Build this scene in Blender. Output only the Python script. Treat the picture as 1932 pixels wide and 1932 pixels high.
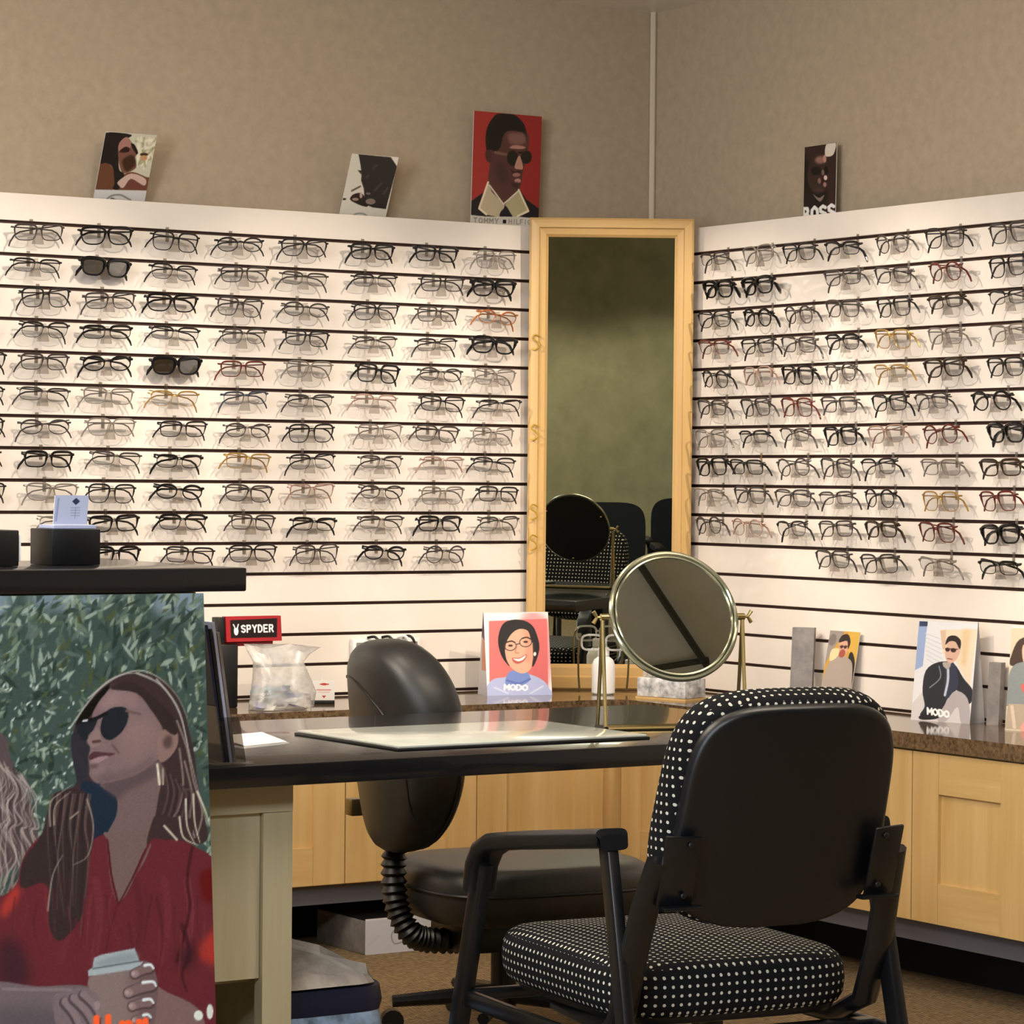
import bpy, bmesh, math, random
import numpy as np
from mathutils import Vector, Matrix
for o in list(bpy.data.objects): bpy.data.objects.remove(o)
SC = bpy.context.scene
COL = SC.collection
random.seed(7)
RNG = np.random.default_rng(5)
PI = math.pi

# ------------------------------------------------------------------ camera
# room frame: slat wall behind the desk is y = 0, the other slat wall is x = 0, they meet at the origin; z up, metres
CAMP = Vector((-5.2373, -7.3590, 1.28))
YAW, PITCH, ROLL, FOC = 0.5747, -0.0106, 0.0089, 5592.8
_f = Vector((math.sin(YAW) * math.cos(PITCH), math.cos(YAW) * math.cos(PITCH), math.sin(PITCH)))
_r0 = Vector((math.cos(YAW), -math.sin(YAW), 0))
_u0 = _r0.cross(_f)
_r = _r0 * math.cos(ROLL) + _u0 * math.sin(ROLL)
_u = _u0 * math.cos(ROLL) - _r0 * math.sin(ROLL)
cam_d = bpy.data.cameras.new('camera'); cam = bpy.data.objects.new('camera', cam_d); COL.objects.link(cam)
cam.matrix_world = Matrix(((_r.x, _u.x, -_f.x, CAMP.x), (_r.y, _u.y, -_f.y, CAMP.y), (_r.z, _u.z, -_f.z, CAMP.z), (0, 0, 0, 1)))
cam_d.sensor_width = 36; cam_d.lens = FOC / 1932 * 36; cam_d.clip_start = .05
SC.camera = cam

# ------------------------------------------------------------------ world, lights, exposure
W = bpy.data.worlds.new('world'); SC.world = W; W.use_nodes = True
W.node_tree.nodes['Background'].inputs[0].default_value = (.8, .86, 1, 1)
W.node_tree.nodes['Background'].inputs[1].default_value = .05
SC.view_settings.view_transform = 'Standard'; SC.view_settings.look = 'None'
SC.view_settings.gamma = 1; SC.view_settings.use_curve_mapping = False
SC.view_settings.exposure = 0.27
WARM = (1, .83, .62)
def spot(loc, aim, power, size=100, blend=.8, rad=.05, col=WARM):
    d = bpy.data.lights.new('downlight', 'SPOT'); d.energy = power; d.spot_size = math.radians(size); d.spot_blend = blend
    d.shadow_soft_size = rad; d.color = col
    o = bpy.data.objects.new('downlight', d); COL.objects.link(o); o.location = loc
    o.rotation_euler = (Vector(aim) - Vector(loc)).to_track_quat('-Z', 'Y').to_euler(); return o
def area(loc, aim, power, sx, sy, col):
    d = bpy.data.lights.new('area_light', 'AREA'); d.shape = 'RECTANGLE'; d.size = sx; d.size_y = sy; d.energy = power; d.color = col
    o = bpy.data.objects.new('area_light', d); COL.objects.link(o); o.location = loc
    o.rotation_euler = (Vector(aim) - Vector(loc)).to_track_quat('-Z', 'Y').to_euler(); return o
# track spots that wash the two slat walls
for x in (-3.0, -2.1, -1.2, -.4):
    spot((x, -2.4, 2.66), (x + .03, .0, 1.20), 118, 38, .55, .02, (1, .87, .71))
for y in (-.45, -1.35, -2.25):
    spot((-2.4, y, 2.66), (0, y - .03, 1.26), 116, 34, .55, .02, (1, .87, .71))
# ceiling panels over desk and short wall; added fill over the customer side
area((-3.7, -1.9, 2.70), (-3.5, -1.7, 0), 36, 1.2, .6, (1, .88, .72))
area((-1.7, -3.7, 2.70), (-1.5, -3.5, 0), 30, 1.2, .6, (1, .88, .72))
area((-4.6, -5.6, 2.70), (-4.5, -5.2, 0), 120, 1.2, 1.2, (.90, .95, 1))
# daylight from the shop front beside and behind the camera
area((-8.0, -5.5, 1.5), (-3.0, -3.2, 1.0), 170, 2.4, 2.0, (.72, .85, 1))
# unseen point fills, added to brighten the ceiling and upper walls
def fill_point(loc, power, col=(1, .9, .76)):
    d = bpy.data.lights.new('fill_light', 'POINT'); d.energy = power; d.shadow_soft_size = .14; d.color = col
    o = bpy.data.objects.new('fill_light', d); COL.objects.link(o); o.location = loc
fill_point((-3.9, -2.4, 2.40), 36); fill_point((-2.2, -1.9, 2.52), 18); fill_point((-5.4, -4.6, 2.35), 30)
# lamps over the seats along the back wall
for x in (-7.6, -6.6, -5.6):
    spot((x, -9.3, 2.68), (x, -9.5, 0), 60, 112, .35, .06, (1, .9, .68))

# ------------------------------------------------------------------ materials
def lin(c):
    c = np.asarray(c, float) / 255.
    return np.where(c <= .04045, c / 12.92, ((c + .055) / 1.055) ** 2.4)
def rgba(c): return tuple(float(v) for v in lin(c)) + (1,)
def mat(name, col, rough=.5, metal=0., spec=.5, var=0., vscale=20., bump=0., bscale=200., stretch=None, col2=None, coat=0., rvar=0., detail=4.):
    """Principled material; colour varied by object-space noise, optional fine relief"""
    m = bpy.data.materials.new(name); m.use_nodes = True; nt = m.node_tree; N, Lk = nt.nodes, nt.links
    b = N['Principled BSDF']
    b.inputs['Base Color'].default_value = rgba(col); b.inputs['Roughness'].default_value = rough; b.inputs['Metallic'].default_value = metal
    b.inputs['Specular IOR Level'].default_value = spec; b.inputs['Coat Weight'].default_value = coat
    tc = N.new('ShaderNodeTexCoord'); mp = N.new('ShaderNodeMapping'); Lk.new(tc.outputs['Object'], mp.inputs[0])
    if stretch: mp.inputs['Scale'].default_value = stretch
    nz = N.new('ShaderNodeTexNoise'); nz.inputs['Scale'].default_value = vscale; nz.inputs['Detail'].default_value = detail; nz.inputs['Roughness'].default_value = .6
    Lk.new(mp.outputs[0], nz.inputs['Vector'])
    if var > 0:
        mx = N.new('ShaderNodeMix'); mx.data_type = 'RGBA'
        c2 = col2 if col2 is not None else tuple(min(255, v * (1 + var)) for v in col)
        c1 = col if col2 is not None else tuple(v * (1 - var) for v in col)
        mx.inputs[6].default_value = rgba(c1); mx.inputs[7].default_value = rgba(c2)
        rp = N.new('ShaderNodeMapRange'); rp.inputs[1].default_value = .3; rp.inputs[2].default_value = .7
        Lk.new(nz.outputs[0], rp.inputs[0]); Lk.new(rp.outputs[0], mx.inputs[0]); Lk.new(mx.outputs[2], b.inputs['Base Color'])
    if bump > 0:
        n2 = N.new('ShaderNodeTexNoise'); n2.inputs['Scale'].default_value = bscale; n2.inputs['Detail'].default_value = 3; Lk.new(mp.outputs[0], n2.inputs['Vector'])
        bp = N.new('ShaderNodeBump'); bp.inputs['Strength'].default_value = bump; bp.inputs['Distance'].default_value = .002
        Lk.new(n2.outputs[0], bp.inputs['Height']); Lk.new(bp.outputs[0], b.inputs['Normal'])
    return m
def clear_mat(name, tint=(235, 240, 238), gloss=.12, rough=.05, opac=0.):
    """thin clear plastic or lens: transparent with a glossy skin"""
    m = bpy.data.materials.new(name); m.use_nodes = True; nt = m.node_tree; N, Lk = nt.nodes, nt.links
    N.remove(N['Principled BSDF'])
    t = N.new('ShaderNodeBsdfTransparent'); t.inputs[0].default_value = rgba(tint)
    g = N.new('ShaderNodeBsdfGlossy'); g.inputs['Roughness'].default_value = rough
    mx = N.new('ShaderNodeMixShader'); fr = N.new('ShaderNodeLayerWeight'); fr.inputs[0].default_value = .3
    ma = N.new('ShaderNodeMath'); ma.operation = 'MULTIPLY_ADD'; ma.inputs[1].default_value = .3; ma.inputs[2].default_value = gloss
    Lk.new(fr.outputs['Fresnel'], ma.inputs[0]); Lk.new(ma.outputs[0], mx.inputs[0]); Lk.new(t.outputs[0], mx.inputs[1]); Lk.new(g.outputs[0], mx.inputs[2])
    last = mx
    if opac > 0:
        d = N.new('ShaderNodeBsdfDiffuse'); d.inputs[0].default_value = rgba(tint); m2 = N.new('ShaderNodeMixShader'); m2.inputs[0].default_value = opac
        nz = N.new('ShaderNodeTexNoise'); nz.inputs['Scale'].default_value = 5
        mm = N.new('ShaderNodeMath'); mm.operation = 'MULTIPLY'; mm.inputs[1].default_value = opac * 2; Lk.new(nz.outputs[0], mm.inputs[0]); Lk.new(mm.outputs[0], m2.inputs[0])
        Lk.new(mx.outputs[0], m2.inputs[1]); Lk.new(d.outputs[0], m2.inputs[2]); last = m2
    Lk.new(last.outputs[0], N['Material Output'].inputs[0]); return m
def wood_mat(name, c1, c2, axis='z', scale=1.):
    st = {'z': (26, 26, 1.6), 'x': (1.6, 26, 26), 'y': (26, 1.6, 26)}[axis]
    return mat(name, c1, .38, 0, .4, .5, 1.0 * scale, .08, 6, stretch=st, col2=c2, detail=6)
def fabric_dots(name):
    """black weave with a grid of small pale dots, mapped on the face's dominant axis"""
    m = bpy.data.materials.new(name); m.use_nodes = True; nt = m.node_tree; N, Lk = nt.nodes, nt.links
    b = N['Principled BSDF']; b.inputs['Roughness'].default_value = .9; b.inputs['Specular IOR Level'].default_value = .15
    uv = N.new('ShaderNodeUVMap'); sp = N.new('ShaderNodeSeparateXYZ'); Lk.new(uv.outputs[0], sp.inputs[0])
    def M(op, a, bb=None):
        n = N.new('ShaderNodeMath'); n.operation = op
        for i, v in ((0, a), (1, bb)):
            if v is None: continue
            if isinstance(v, (int, float)): n.inputs[i].default_value = v
            else: Lk.new(v, n.inputs[i])
        return n.outputs[0]
    def cell(s): return M('SUBTRACT', M('FRACT', M('DIVIDE', s, .0150)), .5)
    a, c = cell(sp.outputs[0]), cell(sp.outputs[1])
    d = M('SQRT', M('ADD', M('MULTIPLY', a, a), M('MULTIPLY', c, c)))
    k = M('LESS_THAN', d, .185)
    mx = N.new('ShaderNodeMix'); mx.data_type = 'RGBA'; mx.inputs[6].default_value = rgba((17, 17, 19)); mx.inputs[7].default_value = rgba((196, 192, 178))
    Lk.new(k, mx.inputs[0]); Lk.new(mx.outputs[2], b.inputs['Base Color'])
    return m
def carpet_mat(name):
    m = mat(name, (150, 128, 98), .95, 0, .1, .22, 60, .5, 500, detail=8); nt = m.node_tree; N, Lk = nt.nodes, nt.links; b = N['Principled BSDF']
    tc = N.new('ShaderNodeTexCoord'); ws = []
    for d in ('X', 'Y'):                 # half-metre carpet tiles laid quarter-turn
        w = N.new('ShaderNodeTexWave'); w.bands_direction = d; w.inputs['Scale'].default_value = 30; w.inputs['Distortion'].default_value = .25; w.inputs['Detail'].default_value = 1; Lk.new(tc.outputs['Object'], w.inputs['Vector']); ws.append(w)
    mp = N.new('ShaderNodeMapping'); mp.inputs['Location'].default_value = (.08, .10, .5); Lk.new(tc.outputs['Object'], mp.inputs[0])
    ck = N.new('ShaderNodeTexChecker'); ck.inputs['Scale'].default_value = 1.25; Lk.new(mp.outputs[0], ck.inputs['Vector'])
    wm = N.new('ShaderNodeMix'); Lk.new(ck.outputs['Fac'], wm.inputs[0]); Lk.new(ws[0].outputs[1], wm.inputs[2]); Lk.new(ws[1].outputs[1], wm.inputs[3])
    old = b.inputs['Base Color'].links[0].from_socket
    mx = N.new('ShaderNodeMix'); mx.data_type = 'RGBA'; mx.blend_type = 'MULTIPLY'; mx.inputs[0].default_value = .85
    cr = N.new('ShaderNodeMapRange'); cr.inputs[3].default_value = .12; cr.inputs[4].default_value = 1.25; Lk.new(wm.outputs[0], cr.inputs[0])
    Lk.new(old, mx.inputs[6]); Lk.new(cr.outputs[0], mx.inputs[7]); Lk.new(mx.outputs[2], b.inputs['Base Color']); return m
def granite_mat(name):
    m = mat(name, (52, 38, 28), .08, 0, .6, .5, 90, col2=(128, 104, 78), detail=10); return m
def print_mat():
    m = bpy.data.materials.new('printed_card'); m.use_nodes = True; N = m.node_tree.nodes
    a = N.new('ShaderNodeAttribute'); a.attribute_name = 'ink'; b = N['Principled BSDF']; b.inputs['Roughness'].default_value = .35
    m.node_tree.links.new(a.outputs['Color'], b.inputs['Base Color']); return m
M = dict(
    wallpaper=mat('wallpaper', (178, 162, 140), .85, 0, .2, .035, 30, .25, 420, detail=9),
    olive=mat('olive_wall', (146, 142, 116), .9, 0, .2, .06, 6),
    ceiling=mat('ceiling_paint', (240, 236, 228), .35, 0, .6, .03, 8),
    slat=mat('slat_laminate', (230, 221, 212), .35, 0, .4, .015, 5),
    groove=mat('groove_brown', (52, 26, 16), .7),
    bead=mat('corner_bead', (205, 192, 170), .6),
    maple=wood_mat('maple', (204, 165, 104), (222, 188, 130), 'z'),
    maple_h=wood_mat('maple_rail', (204, 165, 104), (222, 188, 130), 'x'),
    maple_y=wood_mat('maple_rail_side', (204, 165, 104), (222, 188, 130), 'y'),
    frame=wood_mat('frame_maple', (188, 150, 92), (206, 170, 112), 'z'), frame_h=wood_mat('frame_maple_rail', (180, 142, 86), (198, 162, 104), 'x'),
    pale=wood_mat('pale_maple', (190, 180, 146), (206, 196, 164), 'z'),
    pale_h=wood_mat('pale_maple_rail', (186, 174, 140), (200, 188, 156), 'x'),
    granite=granite_mat('granite'),
    kick=mat('kick_board', (92, 92, 100), .5), deep_shade=mat('recess_shade', (14, 13, 13), .9),
    carpet=carpet_mat('ribbed_carpet'),
    desk=mat('black_laminate', (14, 15, 20), .20, 0, .6, .15, 60, coat=.25),
    blackplastic=mat('black_plastic', (8, 10, 15), .36, 0, .5, .1, 300, .15, 900),
    blackmetal=mat('black_metal', (12, 13, 16), .3, 0, .5),
    leather=mat('black_leather', (35, 36, 36), .40, 0, .6, .15, 30, .12, 500),
    dots=fabric_dots('dotted_fabric'), print=print_mat(),
    white=mat('white_card', (236, 234, 232), .5, 0, .4), grey=mat('grey_card', (128, 122, 120), .5, 0, .4, .12, 30),
    black=mat('black_card', (14, 14, 15), .45),
    gold=mat('brass', (196, 176, 120), .22, .9), darkgold=mat('dark_brass', (120, 106, 70), .3, .85),
    steel=mat('pewter_rim', (150, 150, 128), .25, .8),
    silver=mat('mirror_silver', (205, 210, 200), .0, 1.), smallsilver=mat('round_mirror_silver', (176, 182, 174), .0, 1.),
    clear=clear_mat('clear_acrylic', (230, 228, 226), .05), lens=clear_mat('demo_lens', (230, 231, 233), .03),
    sun=clear_mat('dark_lens', (40, 44, 58), .25), bagfilm=clear_mat('bag_film', (240, 238, 236), .05, .25, .30), glass=clear_mat('desk_glass', (214, 222, 214), .30, .02),
    navy=mat('navy_cover', (28, 34, 62), .35), red=mat('red_enamel', (158, 26, 34), .35), orange=mat('brass_clip', (176, 140, 40), .4, .4),
    liner=mat('blue_liner', (136, 160, 190), .3, 0, .5, .3, 30, 1.0, 40), paperbag=mat('grey_paper_bag', (206, 196, 184), .75, 0, .3, .16, 14, 1.0, 30),
    bluebin=mat('dark_bin', (28, 34, 48), .5), lilac=mat('pale_lilac_card', (172, 178, 208), .5), wallbase=mat('counter_laminate', (112, 106, 92), .6),
    railgrey=mat('rail_grey', (74, 72, 66), .7),
    mesh=mat('mesh_back', (24, 25, 26), .8, 0, .2, .3, 400), teal=mat('teal_film', (120, 170, 180), .2, 0, .6), violet=mat('blue_film', (90, 100, 190), .2, 0, .6),
    marble=mat('patterned_box', (245, 245, 245), .3, 0, .4, .5, 40, col2=(130, 132, 136)),
    glasspaper=mat('desk_pad', (196, 200, 192), .12, 0, .5, .04, 10),
)
FRAMES = {   # eyewear colours: (material, words)
    'B': (mat('eyewear_gloss_black', (9, 9, 12), .18), 'bold black'), 'b': (mat('eyewear_black', (14, 13, 15), .25), 'dark black'),
    'k': (mat('eyewear_dark_metal', (34, 31, 32), .35, .3), 'thin black'), 'd': (mat('eyewear_gunmetal', (78, 72, 70), .35, .5), 'gunmetal grey'),
    'g': (mat('eyewear_pale_grey', (140, 132, 124), .35, .4), 'pale grey'), 'y': (mat('eyewear_gold', (186, 150, 84), .3, .6), 'gold'),
    'o': (mat('eyewear_amber', (158, 92, 44), .25), 'amber brown'), 'r': (mat('eyewear_dark_red', (92, 34, 30), .25), 'dark red'),
    't': (mat('eyewear_tortoise', (66, 48, 30), .25, 0, .5, .5, 120, col2=(20, 14, 10)), 'tortoiseshell'), 'u': (mat('eyewear_blue_grey', (60, 66, 84), .3, .3), 'blue grey'),
    'w': (mat('eyewear_rose', (170, 138, 126), .3, .3), 'pale rose'), 'S': (mat('eyewear_sun_black', (10, 11, 16), .2), 'dark lensed'),
}

# ------------------------------------------------------------------ mesh helpers
def link(name, me, m, parent=None, loc=None):
    o = bpy.data.objects.new(name, me); COL.objects.link(o)
    if m is not None and not me.materials: me.materials.append(m)
    if parent is not None: o.parent = parent
    if loc is not None: o.location = loc
    return o
def thing(name, label, cat, loc=(0, 0, 0), rz=0, group=None):
    o = bpy.data.objects.new(name, None); COL.objects.link(o); o.location = loc; o.rotation_euler = (0, 0, rz); o.empty_display_size = .05
    o['label'] = label; o['category'] = cat
    if group: o['group'] = group
    return o
def tag(o, label, cat, group=None):
    o['label'] = label; o['category'] = cat
    if group: o['group'] = group
    return o
class MB:
    def __init__(s): s.v, s.f, s.uv = [], [], {}
    def add(s, v, f):
        n = len(s.v); s.v += [tuple(p) for p in v]; s.f += [tuple(i + n for i in q) for q in f]; return s
    def box(s, c, d, bev=0., rot=None):
        bm = bmesh.new(); bmesh.ops.create_cube(bm, size=1)
        bmesh.ops.scale(bm, vec=d, verts=bm.verts)
        if bev > 0: bmesh.ops.bevel(bm, geom=bm.edges[:], offset=bev, segments=2, affect='EDGES', profile=.5)
        T = Matrix.Translation(c) @ (rot.to_4x4() if rot else Matrix.Identity(4)); bm.transform(T); bm.verts.index_update()
        s.add([v.co for v in bm.verts], [[v.index for v in f.verts] for f in bm.faces]); bm.free(); return s
    def b2(s, lo, hi, bev=0.):
        return s.box([(a + b) / 2 for a, b in zip(lo, hi)], [abs(b - a) for a, b in zip(lo, hi)], bev)
    def tube(s, pts, r, n=8, closed=False, flat=1., up=(0, 0, 1)):
        """sweep a round (or flattened) section along pts; r is a number or a list"""
        P = [Vector(p) for p in pts]; K = len(P); R = r if isinstance(r, (list, tuple)) else [r] * K
        V = []; up = Vector(up)
        for i, p in enumerate(P):
            a, b = (P[i - 1] if (i or closed) else P[0]), (P[(i + 1) % K] if (i < K - 1 or closed) else P[-1])
            t = (b - a).normalized(); sx = t.cross(up)
            if sx.length < .05: sx = t.cross(Vector((0, 1, 0.01)))
            sx.normalize(); sy = sx.cross(t).normalized()
            for j in range(n):
                q = 2 * PI * j / n; V.append(p + sx * math.cos(q) * R[i] + sy * math.sin(q) * R[i] * flat)
        Fc = []
        for i in range(K if closed else K - 1):
            i2 = (i + 1) % K
            for j in range(n): j2 = (j + 1) % n; Fc.append((i * n + j, i * n + j2, i2 * n + j2, i2 * n + j))
        if not closed: Fc += [tuple(range(n))[::-1], tuple((K - 1) * n + j for j in range(n))]
        return s.add(V, Fc)
    def bar(s, a, b, w, h, bev=.003):
        """rectangular bar from a to b, w across (horizontal), h the other way"""
        a, b = Vector(a), Vector(b); t = b - a; q = t.to_track_quat('Z', 'Y').to_matrix()
        return s.box((a + b) / 2, (w, h, t.length), bev, q)
    def lathe(s, prof, n=24, c=(0, 0, 0)):
        V = []; c = Vector(c)
        for r, z in prof:
            for j in range(n): q = 2 * PI * j / n; V.append(c + Vector((r * math.cos(q), r * math.sin(q), z)))
        Fc = [(i * n + j, i * n + (j + 1) % n, (i + 1) * n + (j + 1) % n, (i + 1) * n + j) for i in range(len(prof) - 1) for j in range(n)]
        Fc += [tuple(range(n))[::-1], tuple((len(prof) - 1) * n + j for j in range(n))]
        return s.add(V, Fc)
    def loft(s, rings, cap=True):
        n = len(rings[0]); V = [p for r in rings for p in r]
        Fc = [(i * n + j, i * n + (j + 1) % n, (i + 1) * n + (j + 1) % n, (i + 1) * n + j) for i in range(len(rings) - 1) for j in range(n)]
        if cap: Fc += [tuple(range(n))[::-1], tuple((len(rings) - 1) * n + j for j in range(n))]
        return s.add(V, Fc)
    def prism(s, poly, d):
        """extrude a planar polygon (3-D points) by vector d"""
        n = len(poly); d = Vector(d); P = [Vector(p) for p in poly]
        return s.add(P + [p + d for p in P], [tuple(range(n))[::-1], tuple(range(n, 2 * n))] + [(i, (i + 1) % n, n + (i + 1) % n, n + i) for i in range(n)])
    def mesh(s, name, m=None, smooth=40):
        me = bpy.data.meshes.new(name); me.from_pydata(s.v, [], s.f)
        bm = bmesh.new(); bm.from_mesh(me); bmesh.ops.recalc_face_normals(bm, faces=bm.faces); bm.to_mesh(me); bm.free()
        if smooth:
            me.polygons.foreach_set('use_smooth', [True] * len(me.polygons)); me.set_sharp_from_angle(angle=math.radians(smooth))
        if m is not None: me.materials.append(m)
        return me
    def build(s, name, m, parent=None, loc=None, smooth=40):
        return link(name, s.mesh(name, m, smooth), m, parent, loc)
def box_uv(o):
    """UVs in metres, each face mapped along its dominant axis (for woven dots)"""
    me = o.data; uv = me.uv_layers.new(name='weave')
    for p in me.polygons:
        n = p.normal; k = max(range(3), key=lambda i: abs(n[i]))
        a, b = ((1, 2), (0, 2), (0, 1))[k]
        for li in p.loop_indices:
            c = me.vertices[me.loops[li].vertex_index].co; uv.data[li].uv = (c[a], c[b])
def sgnpow(v, e): return math.copysign(abs(v) ** e, v)
def superring(c, ax, ay, a, b, e=.5, n=40, fn=None):
    """closed superellipse ring: exponent e (.5 boxy, 1 round)"""
    c, ax, ay = Vector(c), Vector(ax), Vector(ay); out = []
    for j in range(n):
        q = 2 * PI * (j + .5) / n; u, v = a * sgnpow(math.cos(q), e), b * sgnpow(math.sin(q), e)
        if fn: u, v = fn(u, v)
        out.append(c + ax * u + ay * v)
    return out
def struct(o): o['kind'] = 'structure'; return o

# ------------------------------------------------------------------ flat print: a small painter whose result becomes the ink of a fine grid
FONT = {  # stroke letters in a 1 x 1.4 box, y down
 'B': [[(0,1.4),(0,0),(.7,.05),(.8,.35),(.65,.65),(0,.7)],[(.65,.68),(.95,.95),(.8,1.35),(0,1.4)]], 'O': [[(.5,0),(.05,.3),(0,.7),(.05,1.1),(.5,1.4),(.95,1.1),(1,.7),(.95,.3),(.5,0)]],
 'S': [[(.95,.2),(.5,0),(.05,.2),(.1,.55),(.9,.85),(.95,1.2),(.5,1.4),(.05,1.2)]], 'T': [[(0,0),(1,0)],[(.5,0),(.5,1.4)]], 'M': [[(0,1.4),(0,0),(.5,.9),(1,0),(1,1.4)]],
 'Y': [[(0,0),(.5,.7),(1,0)],[(.5,.7),(.5,1.4)]], 'H': [[(0,0),(0,1.4)],[(1,0),(1,1.4)],[(0,.7),(1,.7)]], 'I': [[(.5,0),(.5,1.4)]], 'L': [[(0,0),(0,1.4),(.9,1.4)]],
 'F': [[(.95,0),(0,0),(0,1.4)],[(0,.7),(.7,.7)]], 'G': [[(.95,.25),(.5,0),(.05,.35),(.05,1.05),(.5,1.4),(.95,1.1),(.95,.75),(.55,.75)]], 'E': [[(.95,0),(0,0),(0,1.4),(.95,1.4)],[(0,.7),(.75,.7)]],
 'R': [[(0,1.4),(0,0),(.75,.03),(.9,.35),(.75,.7),(0,.72),(.5,.72),(.95,1.4)]], 'P': [[(0,1.4),(0,0),(.75,.03),(.9,.38),(.75,.75),(0,.75)]], 'D': [[(0,0),(.5,0),(.95,.35),(.95,1.05),(.5,1.4),(0,1.4),(0,0)]],
 'C': [[(.95,.25),(.5,0),(.05,.35),(.05,1.05),(.5,1.4),(.95,1.15)]], 'A': [[(0,1.4),(.5,0),(1,1.4)],[(.2,.9),(.8,.9)]], 'V': [[(0,0),(.5,1.4),(1,0)]], 'N': [[(0,1.4),(0,0),(1,1.4),(1,0)]],
 'K': [[(0,0),(0,1.4)],[(.95,0),(0,.75),(.95,1.4)]], 'U': [[(0,0),(0,1.1),(.5,1.4),(1,1.1),(1,0)]], 'a': [[(.9,.6),(.4,.5),(.05,.9),(.3,1.4),(.85,1.1),(.9,.6),(.95,1.4)]], 'l': [[(.4,0),(.4,1.3),(.7,1.4)]],
 'v': [[(0,.5),(.4,1.4),(.85,.5)]], 'i': [[(.4,.55),(.4,1.4)],[(.4,.2),(.4,.25)]], 'n': [[(.1,1.4),(.1,.5),(.1,.75),(.5,.5),(.85,.7),(.85,1.4)]], 'e': [[(.1,.95),(.9,.9),(.8,.6),(.4,.5),(.05,.9),(.3,1.4),(.85,1.25)]],
 'r': [[(.1,1.4),(.1,.5),(.1,.8),(.5,.5),(.8,.6)]], 'u': [[(.1,.5),(.1,1.2),(.4,1.4),(.85,1.1),(.85,.5),(.85,1.4)]], 'c': [[(.85,.65),(.45,.5),(.05,.95),(.4,1.4),(.85,1.25)]], 'h': [[(.1,0),(.1,1.4),(.1,.75),(.5,.5),(.85,.7),(.85,1.4)]], ' ': [],
}
def smoothed(P, k=4, closed=True):
    P = [np.array(p, float) for p in P]; n = len(P); out = []
    for i in range(n if closed else n - 1):
        p0, p1 = P[i - 1 if (i or closed) else 0], P[i]; p2, p3 = P[(i + 1) % n], P[(i + 2) % n if (closed or i < n - 2) else n - 1]
        for j in range(k):
            t = j / k; out.append(.5 * (2 * p1 + (p2 - p0) * t + (2 * p0 - 5 * p1 + 4 * p2 - p3) * t * t + (3 * p1 - p0 - 3 * p2 + p3) * t ** 3))
    if not closed: out.append(P[-1])
    return out
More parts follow.
